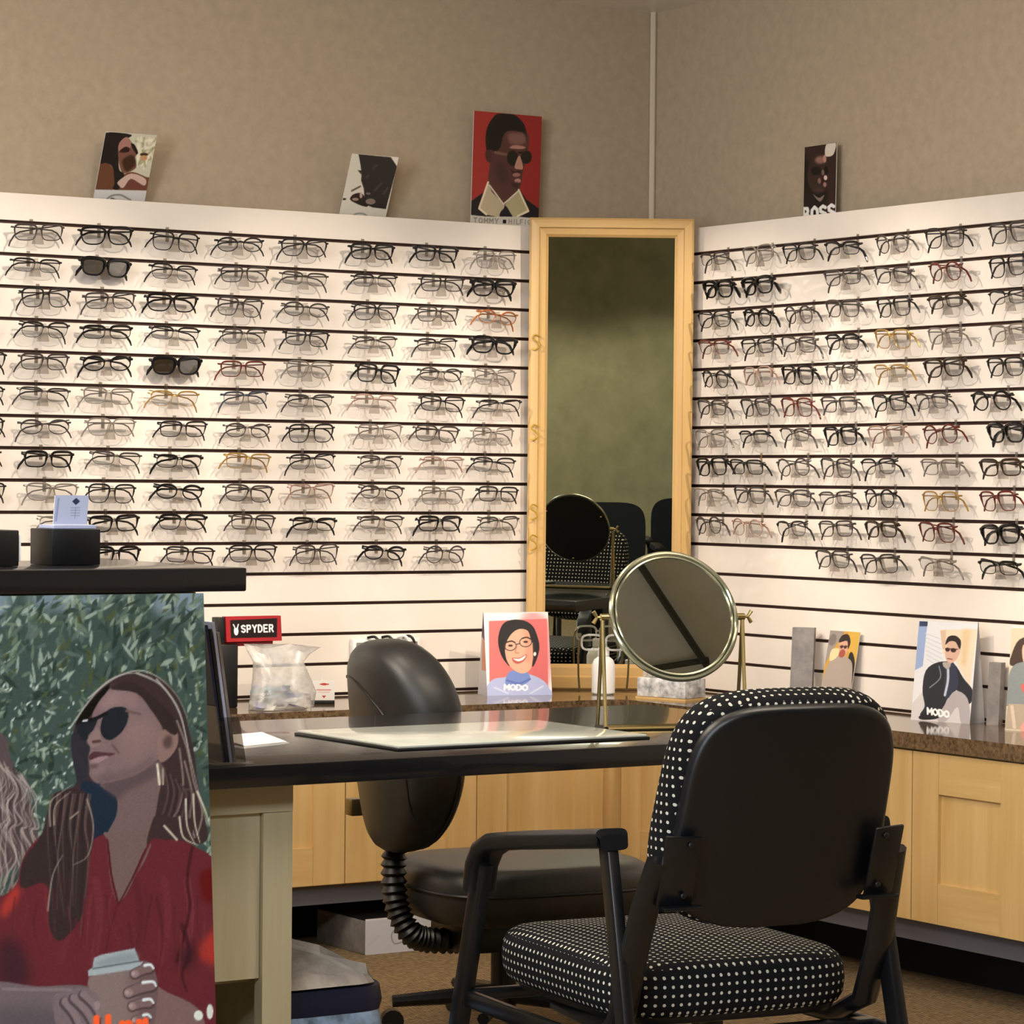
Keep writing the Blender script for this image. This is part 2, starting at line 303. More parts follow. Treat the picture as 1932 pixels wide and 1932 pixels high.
class Art:
    """paint in drawing units; quad = drawing positions of the card's top-left, top-right and bottom-left corners"""
    def __init__(s, quad, w, h, bg, crop=(0, 0, 1)):
        s.w, s.h = w, h; s.img = np.tile(np.array(bg, np.float32), (h, w, 1)).astype(np.float32)
        s.H = None
        if len(quad) == 4:           # general quad: projective map onto the canvas
            R = []
            for (x, y), (X, Y) in zip(quad, ((0, 0), (w, 0), (0, h), (w, h))): R += [[x, y, 1, 0, 0, 0, -X * x, -X * y, -X], [0, 0, 0, x, y, 1, -Y * x, -Y * y, -Y]]
            s.H = np.linalg.svd(np.array(R, float))[2][-1].reshape(3, 3)
        a, b, c = [np.array(q, float) for q in quad[:3]]; s.o = a; s.A = np.linalg.inv(np.array([b - a, c - a]).T) * np.array([[w], [h]]); s.crop = crop
        s.k = w / np.linalg.norm(b - a)
    def at(s, p):
        ox, oy, k = s.crop
        if s.H is not None: q = s.H @ np.array([ox + p[0] * k, oy + p[1] * k, 1.]); return q[:2] / q[2]
        return s.A @ (np.array([ox + p[0] * k, oy + p[1] * k]) - s.o)
    def _blend(s, m, x0, y0, col, al):
        h, w = m.shape; r = s.img[y0:y0 + h, x0:x0 + w]; m = (m * al)[..., None]; r[:] = r * (1 - m) + np.array(col, np.float32) * m
    def fill(s, P, col, al=1., smooth=True, soft=0):
        if smooth and len(P) > 3: P = smoothed(P)
        Q = np.array([s.at(p) for p in P]); pad = 2 + soft * 2
        x0, y0 = np.floor(Q.min(0)).astype(int) - pad; x1, y1 = np.ceil(Q.max(0)).astype(int) + pad
        x0, y0, x1, y1 = max(x0, 0), max(y0, 0), min(x1, s.w), min(y1, s.h)
        if x1 <= x0 or y1 <= y0: return
        S = 3; X = (np.arange((x1 - x0) * S) + .5) / S + x0; Y = (np.arange((y1 - y0) * S) + .5) / S + y0
        m = np.zeros((len(Y), len(X)), bool)
        for (ax, ay), (bx, by) in zip(Q, np.roll(Q, -1, 0)):
            if ay == by: continue
            c = (ay > Y) != (by > Y)
            if c.any(): xi = (bx - ax) * (Y[c] - ay) / (by - ay) + ax; m[c] ^= X[None, :] < xi[:, None]
        m = m.reshape(y1 - y0, S, x1 - x0, S).mean((1, 3)).astype(np.float32)
        for _ in range(2 if soft else 0):
            for ax in (0, 1):
                cs = np.cumsum(np.pad(m, [(soft + 1, soft) if a == ax else (0, 0) for a in (0, 1)], mode='edge'), ax); L = m.shape[ax]; n = 2 * soft + 1
                m = (np.take(cs, range(n, n + L), ax) - np.take(cs, range(0, L), ax)) / n
        s._blend(m, x0, y0, col, al)
    def ell(s, c, rx, ry, col, rot=0., al=1., soft=0):
        q = np.linspace(0, 2 * PI, 20, endpoint=False); cr, sr = math.cos(rot), math.sin(rot)
        s.fill([(c[0] + rx * math.cos(t) * cr - ry * math.sin(t) * sr, c[1] + rx * math.cos(t) * sr + ry * math.sin(t) * cr) for t in q], col, al, False, soft)
    def line(s, P, w, col, al=1., w2=None, smooth=True):
        if smooth and len(P) > 2: P = smoothed(P, 4, False)
        Q = np.array([s.at(p) for p in P]); kk = s.k * s.crop[2]; w2 = w if w2 is None else w2
        x0, y0 = np.floor(Q.min(0) - w * kk - 2).astype(int); x1, y1 = np.ceil(Q.max(0) + w * kk + 2).astype(int)
        x0, y0, x1, y1 = max(x0, 0), max(y0, 0), min(x1, s.w), min(y1, s.h)
        if x1 <= x0 or y1 <= y0: return
        X, Y = np.meshgrid(np.arange(x0, x1) + .5, np.arange(y0, y1) + .5); m = np.zeros(X.shape, np.float32); n = len(Q) - 1
        for i in range(n):
            a, d = Q[i], Q[i + 1] - Q[i]; L = max(d @ d, 1e-9); t = np.clip(((X - a[0]) * d[0] + (Y - a[1]) * d[1]) / L, 0, 1)
            D = np.hypot(X - a[0] - t * d[0], Y - a[1] - t * d[1]); wi = (w + (w2 - w) * i / max(n, 1)) * kk / 2
            m = np.maximum(m, np.clip(wi - D + .5, 0, 1) if wi > .5 else np.clip(1 - D, 0, 1) * wi * 2)
        s._blend(m, x0, y0, col, al)
    def text(s, t, org, dx, dy, w, col, gap=1.45):
        """stroke letters from org; dx, dy = drawing vectors of one letter's width and of unit height"""
        o = np.array(org, float); dx, dy = np.array(dx, float), np.array(dy, float)
        for ch in t:
            for L in FONT.get(ch, []): s.line([o + dx * a + dy * b for a, b in L], w, col, smooth=False)
            o = o + dx * gap
    def grain(s, a):
        s.img += RNG.normal(0, a, (s.h, s.w, 1)).astype(np.float32)
def printed(name, art, corners, parent, thick=.002, back=None):
    """a flat card: a thin board carrying a fine grid whose vertex colours are the print. corners: top-left, top-right, bottom-right, bottom-left"""
    TL, TR, BR, BL = [np.array(c, float) for c in corners]; TR = TL + (BR - BL) if np.linalg.norm(TR - TL - BR + BL) < .03 else TR; w, h = art.w, art.h
    u = np.linspace(0, 1, w)[None, :, None]; v = np.linspace(0, 1, h)[:, None, None]
    Pt = (TL * (1 - u) + TR * u) * (1 - v) + (BL * (1 - u) + BR * u) * v
    n = np.cross(TR - TL, TL - BL); n /= np.linalg.norm(n)
    me = bpy.data.meshes.new(name); idx = np.arange(w * h).reshape(h, w)
    q = np.stack([idx[1:, :-1], idx[1:, 1:], idx[:-1, 1:], idx[:-1, :-1]], -1).reshape(-1, 4)
    me.vertices.add(w * h); me.vertices.foreach_set('co', (Pt + n * .0004).astype(np.float32).ravel())
    me.loops.add(q.size); me.loops.foreach_set('vertex_index', q.ravel().astype(np.int32))
    me.polygons.add(len(q)); me.polygons.foreach_set('loop_start', np.arange(0, q.size, 4, dtype=np.int32)); me.update(calc_edges=True); me.validate()
    at = me.color_attributes.new('ink', 'FLOAT_COLOR', 'POINT')
    c = np.ones((w * h, 4), np.float32); c[:, :3] = lin(np.clip(art.img, 0, 255)).reshape(-1, 3); at.data.foreach_set('color', c.ravel())
    link('printed_face' if name == 'card' else name, me, M['print'], parent)
    b = MB(); b.prism([TL, TR, BR, BL], tuple(-n * thick)); return b.build('board', back or M['white'], parent, smooth=0)

# ------------------------------------------------------------------ the room
def slab(name, lo, hi, m): return struct(MB().b2(lo, hi).build(name, m, smooth=0))
XW, YW, CZ = -8.3, -10.4, 2.725
slab('floor', (XW, YW, -.05), (.2, .2, 0), M['carpet'])
slab('ceiling', (XW, YW, CZ), (.2, .2, CZ + .05), M['ceiling'])
slab('wall_back', (XW, .1, 0), (.2, .2, CZ), M['wallpaper'])
slab('wall_right', (.1, YW, 0), (.2, .1, CZ), M['wallpaper'])
slab('wall_left', (XW - .1, YW, 0), (XW, .2, CZ), M['olive'])
slab('wall_front', (XW, YW - .1, 0), (.2, YW, CZ), M['olive'])
rl = thing('track_rail', 'dark ceiling rail with a bend, seen only in the round table mirror', 'rail', (-1.05, -5.0, CZ))
MB().bar((-.36, .92, -.015), (.03, -.07, -.015), .020, .02).build('rail_length', M['railgrey'], rl); MB().bar((-.40, .06, -.015), (.0, .05, -.015), .010, .02).build('rail_length', M['railgrey'], rl)
struct(MB().tube([(.09, .09, 2.02), (.09, .09, CZ)], .010, 8).build('trim_1', M['bead']))
CT = .662                                  # counter top height
G0, SP = 1.9573, .086                        # first groove and groove spacing
SB, ST = G0 - 17 * SP, G0 + .077            # bottom and top of the slat panels
# ------------------------------------------------------------------ slat walls
def slat_wall(axis, label, length):
    """17 slats with dark grooves between, on a backing box; axis 'x' runs along y = 0, 'y' along x = 0"""
    def bx(a0, a1, d0, d1, z0, z1, bev=0.):
        b = MB()
        if axis == 'x': b.b2((-a1, d0, z0), (-a0, d1, z1), bev)
        else: b.b2((d0, -a1, z0), (d1, -a0, z1), bev)
        return b
    t = thing('slat_wall', label, 'display wall', (0, 0, 0))
    bx(0 if axis == 'x' else .013, length, .012, .0985, SB, ST - .012).build('backing', M['groove'], t, smooth=0)
    zs = [ST] + [G0 - i * SP for i in range(17)] + [SB - .01]
    for i in range(17):
        z1 = zs[i] - (.0045 if i else 0); z0 = zs[i + 1] + .0045
        bx(.0005, length, 0, .0118, z0, z1, .0012).build('slat', M['slat'], t, smooth=0)
    return t
slat_l = slat_wall('x', 'cream slat wall of long horizontal boards behind the desk, left of the tall mirror', 3.6)
slat_r = slat_wall('y', 'cream slat wall of horizontal boards above the cabinets, right of the tall mirror', 2.9)

# ------------------------------------------------------------------ counters and cabinets
FY, FX = -.46, -.395                        # front edges of the two counters
def shaker(parent, o, dirx, w, z0, z1, matz, maty):
    """one shaker door as a part: stiles, rails and recessed panel. o: start point (x, y) on the front plane, dirx: unit vector along the run, facing the room"""
    dx = Vector((dirx[0], dirx[1], 0)); nrm = Vector((dx.y, -dx.x, 0)); s, rl = .098, .100
    def piece(name, a0, a1, b0, b1, d0, d1, m, par):
        P = [Vector((o[0], o[1], 0)) + dx * a + Vector((0, 0, b)) + nrm * d0 for a, b in ((a0, b0), (a1, b0), (a1, b1), (a0, b1))]
        return MB().prism(P, nrm * (d1 - d0)).build(name, m, par, smooth=0)
    g = .002
    door = piece('door', s - .004, w - s + .004, z0 + rl - .004, z1 - rl + .004, .0, .010, matz, parent)
    piece('stile', g, s, z0, z1, .0, .020, matz, door); piece('stile', w - s, w - g, z0, z1, .0, .020, matz, door)
    piece('rail', s + .0006, w - s - .0006, z0, z0 + rl, .0, .0195, maty, door); piece('rail', s + .0006, w - s - .0006, z1 - rl, z1, .0, .0195, maty, door)
    return door
def cabinet(name, label, o, dirx, ws, depth, group):
    t = thing(name, label, 'cabinet', (0, 0, 0), 0, group); dx = Vector((dirx[0], dirx[1], 0)); nrm = Vector((dx.y, -dx.x, 0)); wt = sum(ws)
    O = Vector((o[0], o[1], 0))
    def bx(name, a0, a1, d0, d1, z0, z1, m): return MB().prism([O + dx * a + nrm * d0 + Vector((0, 0, z)) for a, z in ((a0, z0), (a1, z0), (a1, z1), (a0, z1))], nrm * (d1 - d0)).build(name, m, t, smooth=0)
    bx('carcass', 0, wt, -depth, -.001, .190, CT - .042, M['maple'])
    bx('valance', 0, wt, -.05, -.012, .138, .189, M['kick'])
    a = 0
    for w in ws: shaker(t, tuple((O + dx * a)[:2]), dirx, w, .195, CT - .046, M['maple'], M['maple_h'] if abs(dirx[0]) > .5 else M['maple_y']); a += w
    return t
DF = FY + .030                               # door plane behind the counter edge
for i, (x0, ws, lab) in enumerate((( -.870, (.425,), 'maple base cabinet nearest the corner, seen under the desk beside the stack of chairs'),
                                   (-1.704, (.417, .417), 'maple two-door base cabinet behind the black swivel chair'),
                                   (-2.538, (.417, .417), 'maple base cabinet mostly hidden behind the pale desk leg'))):
    cabinet('base_cabinet', lab, (x0, DF), (1, 0), ws, .33, 'maple cabinets under the counters')
RF = FX + .030
for i, (y0, ws, lab) in enumerate(((-.870, (.42,), 'maple base cabinet of the short run, hidden behind the dotted chair'),
                                   (-1.712, (.421, .421), 'maple base cabinet beside the dotted chair, its panel door in view'), (-2.554, (.421, .421), 'maple base cabinet at the open end of the short run'))):
    cabinet('base_cabinet', lab, (RF, y0 + (sum(ws) if i else .42)), (0, -1), ws, .30, 'maple cabinets under the counters')
ft = thing('corner_filler', 'plain maple filler panel where the two cabinet runs meet', 'panel', (0, 0, 0))
MB().b2((-.445, DF, .190), (RF, DF + .02, CT - .046)).build('filler_panel', M['maple'], ft, smooth=0); MB().b2((RF, -.45, .190), (RF + .02, DF, CT - .046)).build('filler_panel', M['maple'], ft, smooth=0)
for lo, hi in (((-3.4, -.10, 0), (-.1, -.085, .64)), ((-.115, -2.5, 0), (-.10, -.1, .64))): slab('shade_panel_' + ('back' if lo[0] < -1 else 'right'), lo, hi, M['deep_shade'])  # black sheets stand in for the deep shade under the cabinets
ct = thing('countertop', 'brown speckled granite countertop running along both slat walls', 'countertop', (0, 0, 0))
P = [(-3.5, FY), (FX - .04, FY), (FX, FY - .04), (FX, -2.7), (-.001, -2.7), (-.001, -.001), (-3.5, -.001)]
MB().prism([(x, y, CT - .04) for x, y in P], (0, 0, .04)).build('granite_slab', M['granite'], ct, smooth=0)

# ------------------------------------------------------------------ desk with pale leg panel
dk = thing('desk', 'black laminate desk carrying the round mirror and the glass pad', 'desk', (-2.05, -2.26, 0))
MB().b2((-.83, -.435, .73), (.76, .435, .77), .003).build('desktop', M['desk'], dk)
leg = MB().b2((-.60, -.33, 0), (-.588, .30, .729)).build('leg_panel', M['pale'], dk, smooth=0)
MB().b2((-.648, -.36, 0), (-.588, -.33, .674)).build('stile', M['pale'], leg, smooth=0)
MB().b2((-.80, -.361, .675), (-.588, -.33, .729)).build('rail', M['pale_h'], leg, smooth=0)
MB().b2((-.80, -.35, .374), (-.650, -.335, .6735)).build('panel', M['pale'], leg, smooth=0)
MB().b2((-.80, -.33, 0), (-.79, .30, .729)).build('side_panel', M['pale'], dk, smooth=0)
MB().b2((.575, -.06, .02), (.625, -.01, .729), .004).build('end_post', M['blackmetal'], dk, smooth=0)
MB().b2((.56, -.34, .0), (.64, .28, .0198), .006).build('end_foot', M['blackmetal'], dk, smooth=0)
MB().b2((-.79, -.30, .36), (-.60, -.29, .374)).build('shelf', M['pale_h'], dk, smooth=0)
MB().b2((-.788, .28, 0), (-.602, .29, .37)).build('shade_backing', M['deep_shade'], dk, smooth=0)  # near-black sheet stands in for shade inside the open leg

# ------------------------------------------------------------------ reception counter
rc = thing('reception_counter', 'tall reception counter with a thick black ledge beside the desk', 'counter', (-4.2, -2.7, 0))
MB().b2((-1.6, -.22, 0), (1.21, .2, 1.089)).build('base', M['wallbase'], rc, smooth=0)
MB().b2((-1.7, -.25, 1.0905), (1.29, .235, 1.13), .003).build('ledge', M['desk'], rc)

# ------------------------------------------------------------------ tall mirror across the corner
mt = thing('tall_mirror', 'tall maple framed mirror standing across the corner on the counter', 'mirror', (-.228, -.152, 0), math.radians(-31.9))
def mitre(name, a, b, w, dir_in, parent, m):
    """one moulded frame side from corner a to corner b (x, z), width w towards dir_in, mitred, in stepped profile"""
    a, b, d = Vector((a[0], 0, a[1])), Vector((b[0], 0, b[1])), Vector((dir_in[0], 0, dir_in[1])); t = (b - a).normalized()
    prof = [(0, .0), (0, -.020), (.006, -.026), (.28 * w, -.028), (.5 * w, -.028), (.56 * w, -.021), (.86 * w, -.019), (w, -.012), (w, 0)]
    r0 = [a + d * u + t * u + Vector((0, y, 0)) for u, y in prof]; r1 = [b + d * u - t * u + Vector((0, y, 0)) for u, y in prof]
    return MB().loft([r0, r1]).build(name, m, parent, smooth=20)
fw, x0, x1, z0, z1 = .056, -.2425, .2425, .663, 2.056
tl = [mitre('frame_side', (x0, z0), (x0, z1), fw, (1, 0), mt, M['frame']), mitre('frame_side', (x1, z1), (x1, z0), fw, (-1, 0), mt, M['frame']),
      mitre('frame_side', (x0, z1), (x1, z1), fw, (0, -1), mt, M['frame_h']), mitre('frame_side', (x1, z0), (x0, z0), fw + .02, (0, 1), mt, M['frame_h'])]
MB().b2((x0 + .05, -.011, z0 + .05), (x1 - .05, -.006, z1 - .05)).build('mirror_glass', M['silver'], mt, smooth=0)
for o in tl + [mt.children[-1]]: o.rotation_euler[0] = 0
mt.rotation_euler = (0, 0, math.radians(-31.9))
TILT = math.radians(1.06)
for o in mt.children:                       # leans very slightly forward
    o.matrix_local = Matrix.Translation((0, .004, 1.35)) @ Matrix.Rotation(TILT, 4, 'X') @ Matrix.Translation((0, 0, -1.35))

# ------------------------------------------------------------------ round table mirror on brass stand
rm = thing('table_mirror', 'round tilting mirror on a brass rod stand on the desk', 'mirror', (-1.627, -2.40, .77), 0)
RC, RR = .231, .1365
ax = Vector((math.cos(math.radians(-15)), math.sin(math.radians(-15)), 0))        # pivot axis
nv = Vector((ax.y, -ax.x, 0)); nv = -nv if nv.y > 0 else nv
nt_ = (nv * math.cos(math.radians(21)) + Vector((0, 0, 1)) * math.sin(math.radians(21))).normalized(); upv = nt_.cross(ax).normalized(); upv = upv if upv.z > 0 else -upv
cen = Vector((0, 0, RC))
def disc(r, y0, n=64): return [cen + nt_ * y0 + ax * r * math.cos(2 * PI * j / n) + upv * r * math.sin(2 * PI * j / n) for j in range(n)]
MB().tube(disc(RR, .006), .0055, 8, True).build('rim', M['steel'], rm); MB().tube(disc(RR - .009, .0085), .003, 6, True).build('inner_rim', M['steel'], rm)
MB().loft([disc(RR - .008, .004), disc(RR - .008, .0085)]).build('mirror_glass', M['smallsilver'], rm)
bk = MB().loft([disc(RR - .002, -.004), disc(RR - .004, .003)]).build('back_plate', M['black'], rm)
for q in (25, 145, 265): MB().box(cen + nt_ * -.006 + ax * (RR - .012) * math.cos(math.radians(q)) + upv * (RR - .012) * math.sin(math.radians(q)), (.008, .008, .005), .001).build('clip', M['gold'], bk)
for s in (-1, 1):
    pv = cen + ax * s * (RR + .018); ft_ = Vector((pv.x, pv.y, .004))
    for k, mm in ((-1, M['darkgold']), (1, M['gold'])):
        dv = Vector((ax.y, -ax.x, 0)) * .026 * k
        MB().tube([pv, pv * .5 + ft_ * .5 + dv * .45, ft_ + dv], .0042, 8).build('stand_rod', mm, rm)
    kn = MB().tube([pv - ax * s * .012, pv + ax * s * .004], .0075, 10); kn.tube([pv + ax * s * .004, pv + ax * s * .014], .003, 8)
    for q in (-1, 1): kn.tube([pv + ax * s * .012, pv + ax * s * .020 + Vector((0, 0, .012 * q))], [.003, .0045], 8)
    kn.build('wing_knob', M['gold'], rm)
for k in (-1, 1):
    dv = Vector((ax.y, -ax.x, 0)) * .026 * k
    MB().tube([Vector((0, 0, .004)) + ax * -(RR + .018) + dv, Vector((0, 0, .004)) + ax * (RR + .018) + dv], .004, 8).build('base_rod', M['gold'] if k > 0 else M['darkgold'], rm)
for s in (-1, 1):
    d = Vector((ax.y, -ax.x, 0)) * .03; c = Vector((0, 0, .004)) + ax * s * (RR + .018)
    MB().tube([c - d, c + d], .0052, 8).build('foot', M['black'], rm)

# ------------------------------------------------------------------ guest chair in the foreground
gc = thing('guest_chair', 'black guest arm chair with white-dotted fabric, pulled up to the desk', 'chair', (-2.17, -3.17, 0), math.radians(-7))
def cushion(c, ax, ay, az, a, b, h, e=.32, n=56, k=9, bulge=.0, fn=None):
    """soft pad: superellipse footprint, rounded edge profile; az is its thickness direction"""
    rings = []; c, az = Vector(c), Vector(az)
    for i in range(k):
        q = PI * i / (k - 1) - PI / 2; s = math.sin(q); ins = (1 - abs(math.cos(q)) ** .7)
        rings.append(superring(c + az * (h / 2 * sgnpow(s, .75)), ax, ay, a - h * .42 * ins, b - h * .42 * ins, e, n, fn))
    top = rings[-1]; m = sum(top, Vector()) / n
    for f, dz in ((.6, .5), (.25, .9)): rings.append([m + (p - m) * f + az * bulge * dz for p in top])
    return MB().loft(rings)
st = cushion((0, .03, .432), (1, 0, 0), (0, 1, 0), (0, 0, 1), .236, .275, .100, .36, bulge=.012).build('seat', M['dots'], gc)
box_uv(st)
MB().loft([superring((0, .02, z), (1, 0, 0), (0, 1, 0), a, b, .36, 48) for z, a, b in ((.372, .19, .22), (.378, .215, .245), (.392, .222, .252))]).build('seat_pan', M['blackplastic'], gc)
# backrest: dotted cushion in front, moulded shell behind, both bowed and reclined
bu = Vector((0, -.30, 1)).normalized(); bn = Vector((0, -1, -.30)).normalized()     # up the back, out of its rear
bc = Vector((.004, -.352, .737))
def bshape(u, v):                     # broad at the shoulders, rounder and narrower at the foot
    t = (v + .2) / .4; return u * (.99 - .05 * min(1, max(0, t))), v - (.018 * (abs(u) / .22) ** 2 * -1 if v < 0 else .012 * (abs(u) / .22) ** 2)
def bpad(c, a, b, h, e, m, name, bow=.03, fn=bshape):
    o = cushion(c, (1, 0, 0), bu, bn, a, b, h, e, 72, 9, fn=fn).build(name, m, gc)
    for v in o.data.vertices: v.co -= bn * bow * (v.co.x / .22) ** 2
    return o
pad = bpad(bc - bn * .026, .218, .206, .074, .46, M['dots'], 'backrest_cushion'); box_uv(pad)
bpad(bc + bn * .012, .206, .196, .030, .46, M['blackplastic'], 'backrest_shell')
for s in (-1, 1):
    # back upright: from the shell bracket down, forward under the seat
    up = MB().tube([(s * .222, -.338, .668), (s * .232, -.305, .59), (s * .238, -.275, .50), (s * .236, -.235, .40), (s * .22, -.17, .365), (s * .18, .10, .362)], [.017, .017, .017, .017, .015, .013], 10, flat=1.5, up=(1, 0, 0))
    u_ = up.build('back_upright', M['blackmetal'], gc)
    br = MB().box((s * .196, -.350, .650), (.062, .007, .125), .003, Matrix.Rotation(math.radians(17), 3, 'X') @ Matrix.Rotation(s * math.radians(9), 3, 'Z'))
    br.box((s * .188, -.345, .590), (.072, .022, .007), .002); b_ = br.build('bracket', M['blackmetal'], u_)
    for z, yy in ((.695, -.374), (.610, -.350)): MB().lathe([(.005, 0), (.005, .002), (.003, .0035)], 12).build('screw', M['blackplastic'], u_, (s * .186, yy + .002, z))
    u_.children[-1].rotation_euler = (math.radians(90), 0, 0); u_.children[-2].rotation_euler = (math.radians(90), 0, 0)
    # legs and arm
    MB().bar((s * .262, .245, .600), (s * .268, .425, .0), .024, .044, .006).build('front_leg', M['blackmetal'], gc)
    MB().bar((s * .255, -.215, .690), (s * .266, -.395, .0), .022, .040, .006).build('rear_leg', M['blackmetal'], gc)
    arm = [(s * .258, .272, .545), (s * .258, .262, .592), (s * .258, .238, .622), (s * .258, .195, .640), (s * .258, .08, .656), (s * .257, -.10, .678), (s * .256, -.232, .694)]
    rg = []
    for i, p in enumerate(arm):
        p = Vector(p); a = Vector(arm[max(i - 1, 0)]); b = Vector(arm[min(i + 1, len(arm) - 1)]); t = (b - a).normalized(); nn = Vector((1, 0, 0)).cross(t).normalized()
        rg.append(superring(p, (1, 0, 0), nn, .030, .0165, .5, 20))
    p = Vector(arm[-1]); rg.append(superring(p + Vector((0, -.008, -.006)), (1, 0, 0), (0, .2, 1), .026, .013, .5, 20))
    MB().loft(rg).build('armrest', M['blackplastic'], gc)
    MB().bar((s * .262, .33, .345), (s * .262, -.30, .345), .018, .030, .004).build('side_rail', M['blackmetal'], gc)
for y in (.30, -.22): MB().bar((-.262, y, .352), (.262, y, .352), .028, .020, .004).build('cross_bar', M['blackmetal'], gc)

# ------------------------------------------------------------------ swivel chair behind the desk
oc = thing('swivel_chair', 'black leather armless swivel chair between the desk and the cabinets', 'chair', (-1.515, -1.56, 0), math.radians(-6))
bu2 = Vector((-.12, 0, 1)).normalized(); bn2 = Vector((-1, 0, -.12)).normalized()
def oval_back(h, a, b, c, name, m, k=11, par=oc, bow=.05, e=.72):
    o = cushion(c, (0, 1, 0), bu2, bn2, a, b, h, e, 56, k, fn=lambda u, v: (u * (1.0 - .22 * (v / b) ** 2 + .12 * v / b), v)).build(name, m, par)
    for q in o.data.vertices: q.co -= bn2 * bow * (q.co.y / .2) ** 2
    return o
obk = oval_back(.135, .195, .245, Vector((-.265, 0, .672)), 'backrest_cushion', M['leather'])
MB().tube([Vector((-.265, .186 * math.cos(q), .66)) + bu2 * .230 * math.sin(q) * 1.0 + bn2 * (-.030 - .05 * (.195 * math.cos(q) / .2) ** 2) for q in np.linspace(0, 2 * PI, 40, endpoint=False)], .004, 6, True).build('piping', M['black'], oc)
se = cushion((.065, 0, .335), (1, 0, 0), (0, 1, 0), (0, 0, 1), .280, .25, .135, .55, 56, 11, bulge=.012).build('seat', M['leather'], oc)
MB().tube(superring((.065, 0, .345), (1, 0, 0), (0, 1, 0), .282, .252, .55, 56), .0045, 6, True).build('piping', M['black'], se)
pts = [(-.238, .03, .47), (-.250, .03, .40), (-.248, .02, .31), (-.225, 0, .245), (-.18, 0, .222), (-.10, 0, .215)]
from mathutils.bvhtree import BVHTree
_bv = BVHTree.FromPolygons([v.co for v in obk.data.vertices], [list(p.vertices) for p in obk.data.polygons])
seam = []
for y, z in smoothed([(.19, .80), (.12, .825), (.04, .82), (-.03, .79), (-.09, .745), (-.125, .68), (-.14, .60), (-.135, .50)], 5, False):
    h = _bv.ray_cast(Vector((-1, y, z)), Vector((1, 0, 0)))[0]
    if h: seam.append(tuple(h + Vector((-.0005, 0, 0))))
MB().tube(seam, .003, 6, up=(1, 0, 0)).build('seam_welt', M['black'], oc)
P = smoothed(pts, 14, False); Rr = [.027 + .004 * (1 if i % 3 == 0 else -1 if i % 3 == 1 else 0) for i in range(len(P))]
MB().tube([tuple(p) for p in P], Rr, 14, up=(0, 1, 0)).build('ribbed_back_post', M['black'], oc)
MB().b2((-.13, -.09, .195), (.12, .09, .266), .01).build('tilt_housing', M['blackplastic'], oc)
MB().lathe([(.03, .05), (.03, .20)], 16, (.02, 0, 0)).build('gas_lift', M['blackmetal'], oc)
for k in range(5):
    q = 2 * PI * k / 5 + .3; d = Vector((math.cos(q), math.sin(q), 0)); l = MB().tube([Vector((.02, 0, .085)) + d * .03, Vector((.02, 0, .07)) + d * .26], [.022, .014], 8).build('base_leg', M['blackplastic'], oc)
    MB().tube([Vector((.02, 0, .026)) + d * .26 + Vector((d.y, -d.x, 0)) * .018, Vector((.02, 0, .026)) + d * .26 - Vector((d.y, -d.x, 0)) * .018], .026, 14).build('caster', M['blackplastic'], l)
MB().b2((-.285, .195, .49), (-.250, .232, .53), .004).build('adjustment_knob', M['darkgold'], oc)

# two waiting chairs that only show in the tall mirror
def mesh_chair(x, y, label):
    t = thing('waiting_chair', label, 'chair', (x, y, 0), math.radians(-33), 'black waiting chairs near the camera')
    rg = lambda a, b, yy, e=.45: [Vector((p[0], yy + .1 * (p[2] - .5) * -1, p[2])) for p in superring((0, 0, .66), (1, 0, 0), (0, 0, 1), a, b, e, 40)]
    MB().loft([rg(.235, .20, -.24), rg(.235, .20, -.215)]).build('backrest', M['mesh'], t)
    cushion((0, .02, .45), (1, 0, 0), (0, 1, 0), (0, 0, 1), .25, .25, .09, .4, 40, 7).build('seat', M['mesh'], t)
    for s in (-1, 1):
        MB().tube([(s * .28, -.24, 0), (s * .28, -.22, .60), (s * .28, .10, .61), (s * .28, .22, .58), (s * .28, .25, 0)], .014, 8).build('leg', M['blackmetal'], t)
        MB().b2((s * .28 - .03, -.15, .608), (s * .28 + .03, .2, .64), .01).build('armrest', M['blackplastic'], t)
        MB().bar((s * .28, -.2, .44), (s * .2, -.2, .44), .02, .02).build('side_bar', M['blackmetal'], t)
    return t
mesh_chair(-4.06, -7.05, 'black waiting chair reflected in the middle of the tall mirror')
mesh_chair(-3.95, -7.90, 'black waiting chair reflected at the edge of the tall mirror')

